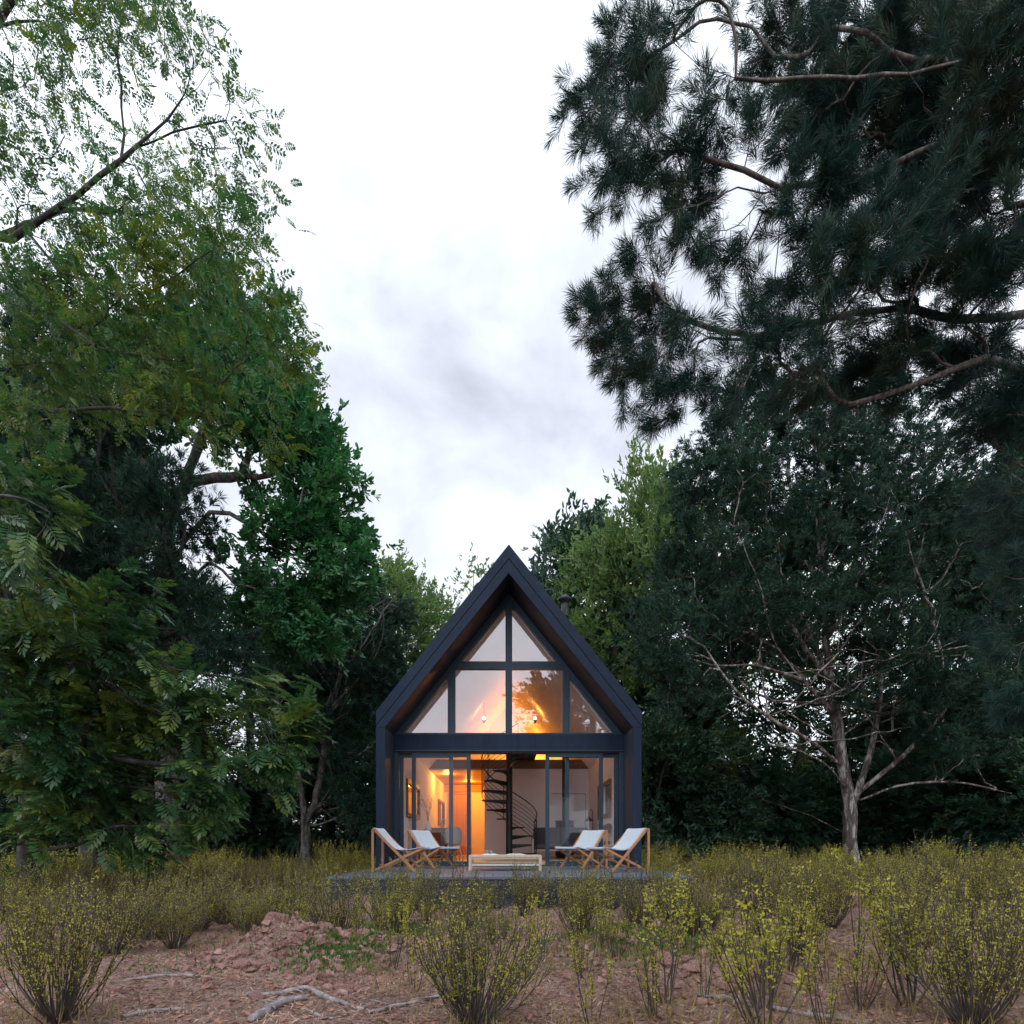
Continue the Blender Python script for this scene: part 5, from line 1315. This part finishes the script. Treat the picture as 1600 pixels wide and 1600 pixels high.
# crumbled stone nobody could count
rng = rs(97); n_ = 5200; qx = []; 
cx_ = np.concatenate([rng.normal(-1.45,0.62,n_//2), rng.normal(1.35,0.8,n_//2)]); cy_ = np.concatenate([rng.normal(5.1,0.55,n_//2), rng.normal(5.2,0.8,n_//2)])
k_ = (cy_ > 3.4) & (cy_ < 8.1); cx_ = cx_[k_]; cy_ = cy_[k_]; cz_ = ground_h(cx_, cy_)
CUBE = np.array([(-1,-1,-1),(1,-1,-1),(1,1,-1),(-1,1,-1),(-1,-1,1),(1,-1,1),(1,1,1),(-1,1,1)], float); CF = np.array([(0,3,2,1),(4,5,6,7),(0,1,5,4),(1,2,6,5),(2,3,7,6),(3,0,4,7)])
vv = np.tile(CUBE, (len(cx_),1,1))*rng.uniform(0.45,1.0,(len(cx_),8,3))
rm_ = rng.normal(0,1,(len(cx_),3,3)); rm_ = np.linalg.qr(rm_)[0]
vv = np.einsum('nij,nvj->nvi', rm_, vv*np.array((1,0.8,0.55)))*(0.006+0.044*rng.uniform(0,1,len(cx_))**3)[:,None,None] + np.stack([cx_,cy_,cz_+0.004],1)[:,None,:]
ff = (CF[None]+np.arange(len(cx_))[:,None,None]*8).reshape(-1,4)
tag(link_mesh('rubble', np_mesh('rubble', vv.reshape(-1,3), ff, (M['stone'],))), 'crumbled reddish stone and soil clods strewn round the two heaps', 'rubble', kind='stuff')

# driftwood lying on the soil
m, t, b, o = new_mat('weathered driftwood')
n1 = noise(t, 14, 6, 0.65, (1,1,1), dist=0.5); t.links.new(ramp(t, n1, [(0.3,(0.10,0.085,0.085)),(0.5,(0.24,0.20,0.205)),(0.7,(0.40,0.36,0.37))]), b.inputs['Base Color']); b.inputs['Roughness'].default_value = 0.9; bump(t, b, n1, 0.9, 0.01); M['drift'] = m
def lie(px, py):
    d = EYE*FPX/(py-HY)
    for k in range(6): x = (px-VX)*d/FPX; d = (EYE-gz(x,d))*FPX/(py-HY)
    return Vector(((px-VX)*d/FPX, d, gz((px-VX)*d/FPX, d)))
for pts, r, lab in ((((385,1556),(420,1556),(455,1552),(480,1547),(505,1560),(540,1572),(570,1580)), 0.018, 'long bent grey root crossing the soil below the rubble'),
    (((390,1598),(420,1583),(450,1568),(478,1563)), 0.028, 'short thick grey root slanting below the bent one'),
    (((575,1584),(620,1575),(660,1565),(700,1556)), 0.014, 'straight grey branch running towards the bottom middle shrub'),
    (((180,1538),(220,1530),(260,1526),(320,1527)), 0.012, 'thin grey root on the bare soil at the lower left'),
    (((190,1590),(240,1582),(290,1578)), 0.013, 'short grey stick near the bottom left shrub'),
    (((1085,1556),(1130,1562),(1200,1576),(1260,1588),(1330,1596)), 0.016, 'long pale branch lying along the bottom right'),
    (((480,1580),(500,1590),(522,1594)), 0.010, 'little forked stick under the thick root'),
    (((570,1562),(595,1568),(618,1572)), 0.007, 'thin tan stick above the straight branch'),
    (((1090,1455),(1105,1460),(1120,1466)), 0.012, 'pale splinter of wood among the right rubble'),
    (((1395,1462),(1415,1466),(1440,1476)), 0.014, 'pale bent branch behind the bottom right shrub')):
    P = [lie(*p)+Vector((0,0,r*0.7)) for p in pts]; P = [Vector(q) for q in smooth_path(P, 0.04)]
    w = random.Random(len(lab)); P = [p+Vector((w.gauss(0,r*.25),w.gauss(0,r*.25),w.gauss(0,r*.12))) for p in P]; n = len(P)
    mb = MB(); mb.tube(P, [r*(0.5+0.6*math.sin(math.pi*(0.12+0.8*i/(n-1))))*(1+w.uniform(-.18,.18)) for i in range(n)], 8)
    for j in range(3):
        q = P[w.randint(1, n-2)]; e2 = q+Vector((w.uniform(-.16,.16), w.uniform(-.12,.12), w.uniform(0.0,.03))); mb.tube([q, (q+e2)/2+Vector((0,0,.012)), e2], [r*.45, r*.32, r*.12], 5)
    tag(mb.build('fallen_branch', M['drift']), lab, 'branch')

# litter: needles, chips and dry leaves nobody could count
rng = rs(99)
def litter(n, xr, yr, L, W, name, mats, label, cat, lift=0.006, tall=False, keep=None):
    x = rng.uniform(*xr, n*3); y = rng.uniform(0, 1, n*3)**1.5*(yr[1]-yr[0])+yr[0]
    k = np.abs(x) < 0.95*y+0.3
    k &= ~((np.abs(x) < 2.8) & (y > 8.3))
    if keep is not None: k &= keep(x, y)
    x = x[k][:n]; y = y[k][:n]; z = ground_h(x, y)+lift
    a = rng.uniform(0, 6.283, len(x)); tl = rng.normal(0, 0.22, len(x)) if not tall else rng.uniform(0.9, 1.45, len(x))
    d = np.stack([np.cos(a)*np.cos(tl), np.sin(a)*np.cos(tl), np.abs(np.sin(tl))], 1)
    s = np.stack([-np.sin(a), np.cos(a), rng.normal(0,0.3,len(x))], 1)
    l = L*rng.uniform(0.5,1.4,len(x))[:,None]; w = W*rng.uniform(0.6,1.3,len(x))[:,None]; p = np.stack([x,y,z],1)
    v = np.stack([p, p+d*l*0.5+s*w*0.5, p+d*l, p+d*l*0.5-s*w*0.5], 1).reshape(-1,3)
    tag(link_mesh(name, np_mesh(name, v, np.arange(len(v)).reshape(-1,4), mats, tint=rng.uniform(0,1,len(x)))), label, cat, kind='stuff')
L_['litter'] = leafy('dry litter', (0.06,0.04,0.03), (0.25,0.16,0.12), (0.55,0.42,0.33), 0.9, 0.05, 0.1, 2.0)
L_['redleaf'] = leafy('dry red leaves', (0.09,0.045,0.035), (0.24,0.115,0.085), (0.46,0.25,0.16), 0.8, 0.1, 0.2, 2.0)
L_['moss'] = leafy('green ground plants', (0.04,0.10,0.022), (0.075,0.16,0.035), (0.16,0.21,0.05), 0.6, 0.3, 0.3, 2.0)
L_['straw'] = leafy('dry straw', (0.13,0.10,0.04), (0.22,0.17,0.06), (0.34,0.27,0.10), 0.8, 0.2, 0.2, 1.0)
litter(85000, (-8,8), (2.6,9.5), 0.055, 0.006, 'litter', (L_['litter'],), 'pale dry needles and twigs strewn over the soil', 'litter')
litter(15000, (-6,6), (2.6,8.5), 0.05, 0.020, 'dry_leaves', (L_['redleaf'],), 'reddish dry leaves and bark chips strewn over the soil', 'dry leaves', 0.008)
patch = lambda x, y: (0.16 + np.exp(-((x+1.45)/0.45)**2-((y-6.1)/0.7)**2) + np.exp(-((x-1.35)/0.6)**2-((y-5.4)/0.6)**2) + 0.8*np.exp(-((x+1.35)/0.3)**2-((y-4.75)/0.3)**2)) > rng.uniform(0.15, 1.0, len(x))
litter(42000, (-3,3), (4.2,8.2), 0.045, 0.016, 'green_ground_plants', (L_['moss'],), 'fresh green ground plants in patches between the stones', 'ground plants', 0.0, True, patch)
litter(26000, (-24,24), (9.0,26.0), 0.42, 0.012, 'dry_grass', (L_['straw'],), 'thin yellowish dry grass growing between the farther shrubs', 'grass', 0.0, True)

near_shrub = np.array([q for q in placed if q[1] < 9.5])
close = lambda x, y: np.array([np.min(np.hypot(near_shrub[:,0]-a, near_shrub[:,1]-b)) for a, b in zip(x, y)]) < np.abs(rng.normal(0, 0.22, len(x)))+0.03
litter(14000, (-7,7), (2.8,9.0), 0.14, 0.005, 'dry_tussocks', (L_['straw'],), 'short dry grass blades round the feet of the nearer shrubs', 'grass', -0.005, True, close)

qx = rng.uniform(-2.6, 2.7, 170); qy = rng.uniform(8.45, 12.3, 170); qa = rng.uniform(0, 6.283, 170); ql = rng.uniform(0.02, 0.06, 170)[:,None]
qp = np.stack([qx, qy, np.full(170, DZ+0.004)], 1); qd = np.stack([np.cos(qa), np.sin(qa), rng.uniform(0.0,0.25,170)], 1); qs = np.stack([-np.sin(qa), np.cos(qa), rng.uniform(-.2,.3,170)], 1)
qv = np.stack([qp, qp+qd*ql*0.5+qs*ql*0.22, qp+qd*ql, qp+qd*ql*0.5-qs*ql*0.22], 1).reshape(-1,3); qv[:,2] = np.maximum(qv[:,2], DZ+0.003)
tag(link_mesh('fallen_leaves', np_mesh('fallen_leaves', qv, np.arange(len(qv)).reshape(-1,4), (L_['redleaf'],), tint=rng.uniform(0,1,170))), 'few dry leaves blown over the deck boards', 'leaves', kind='stuff')
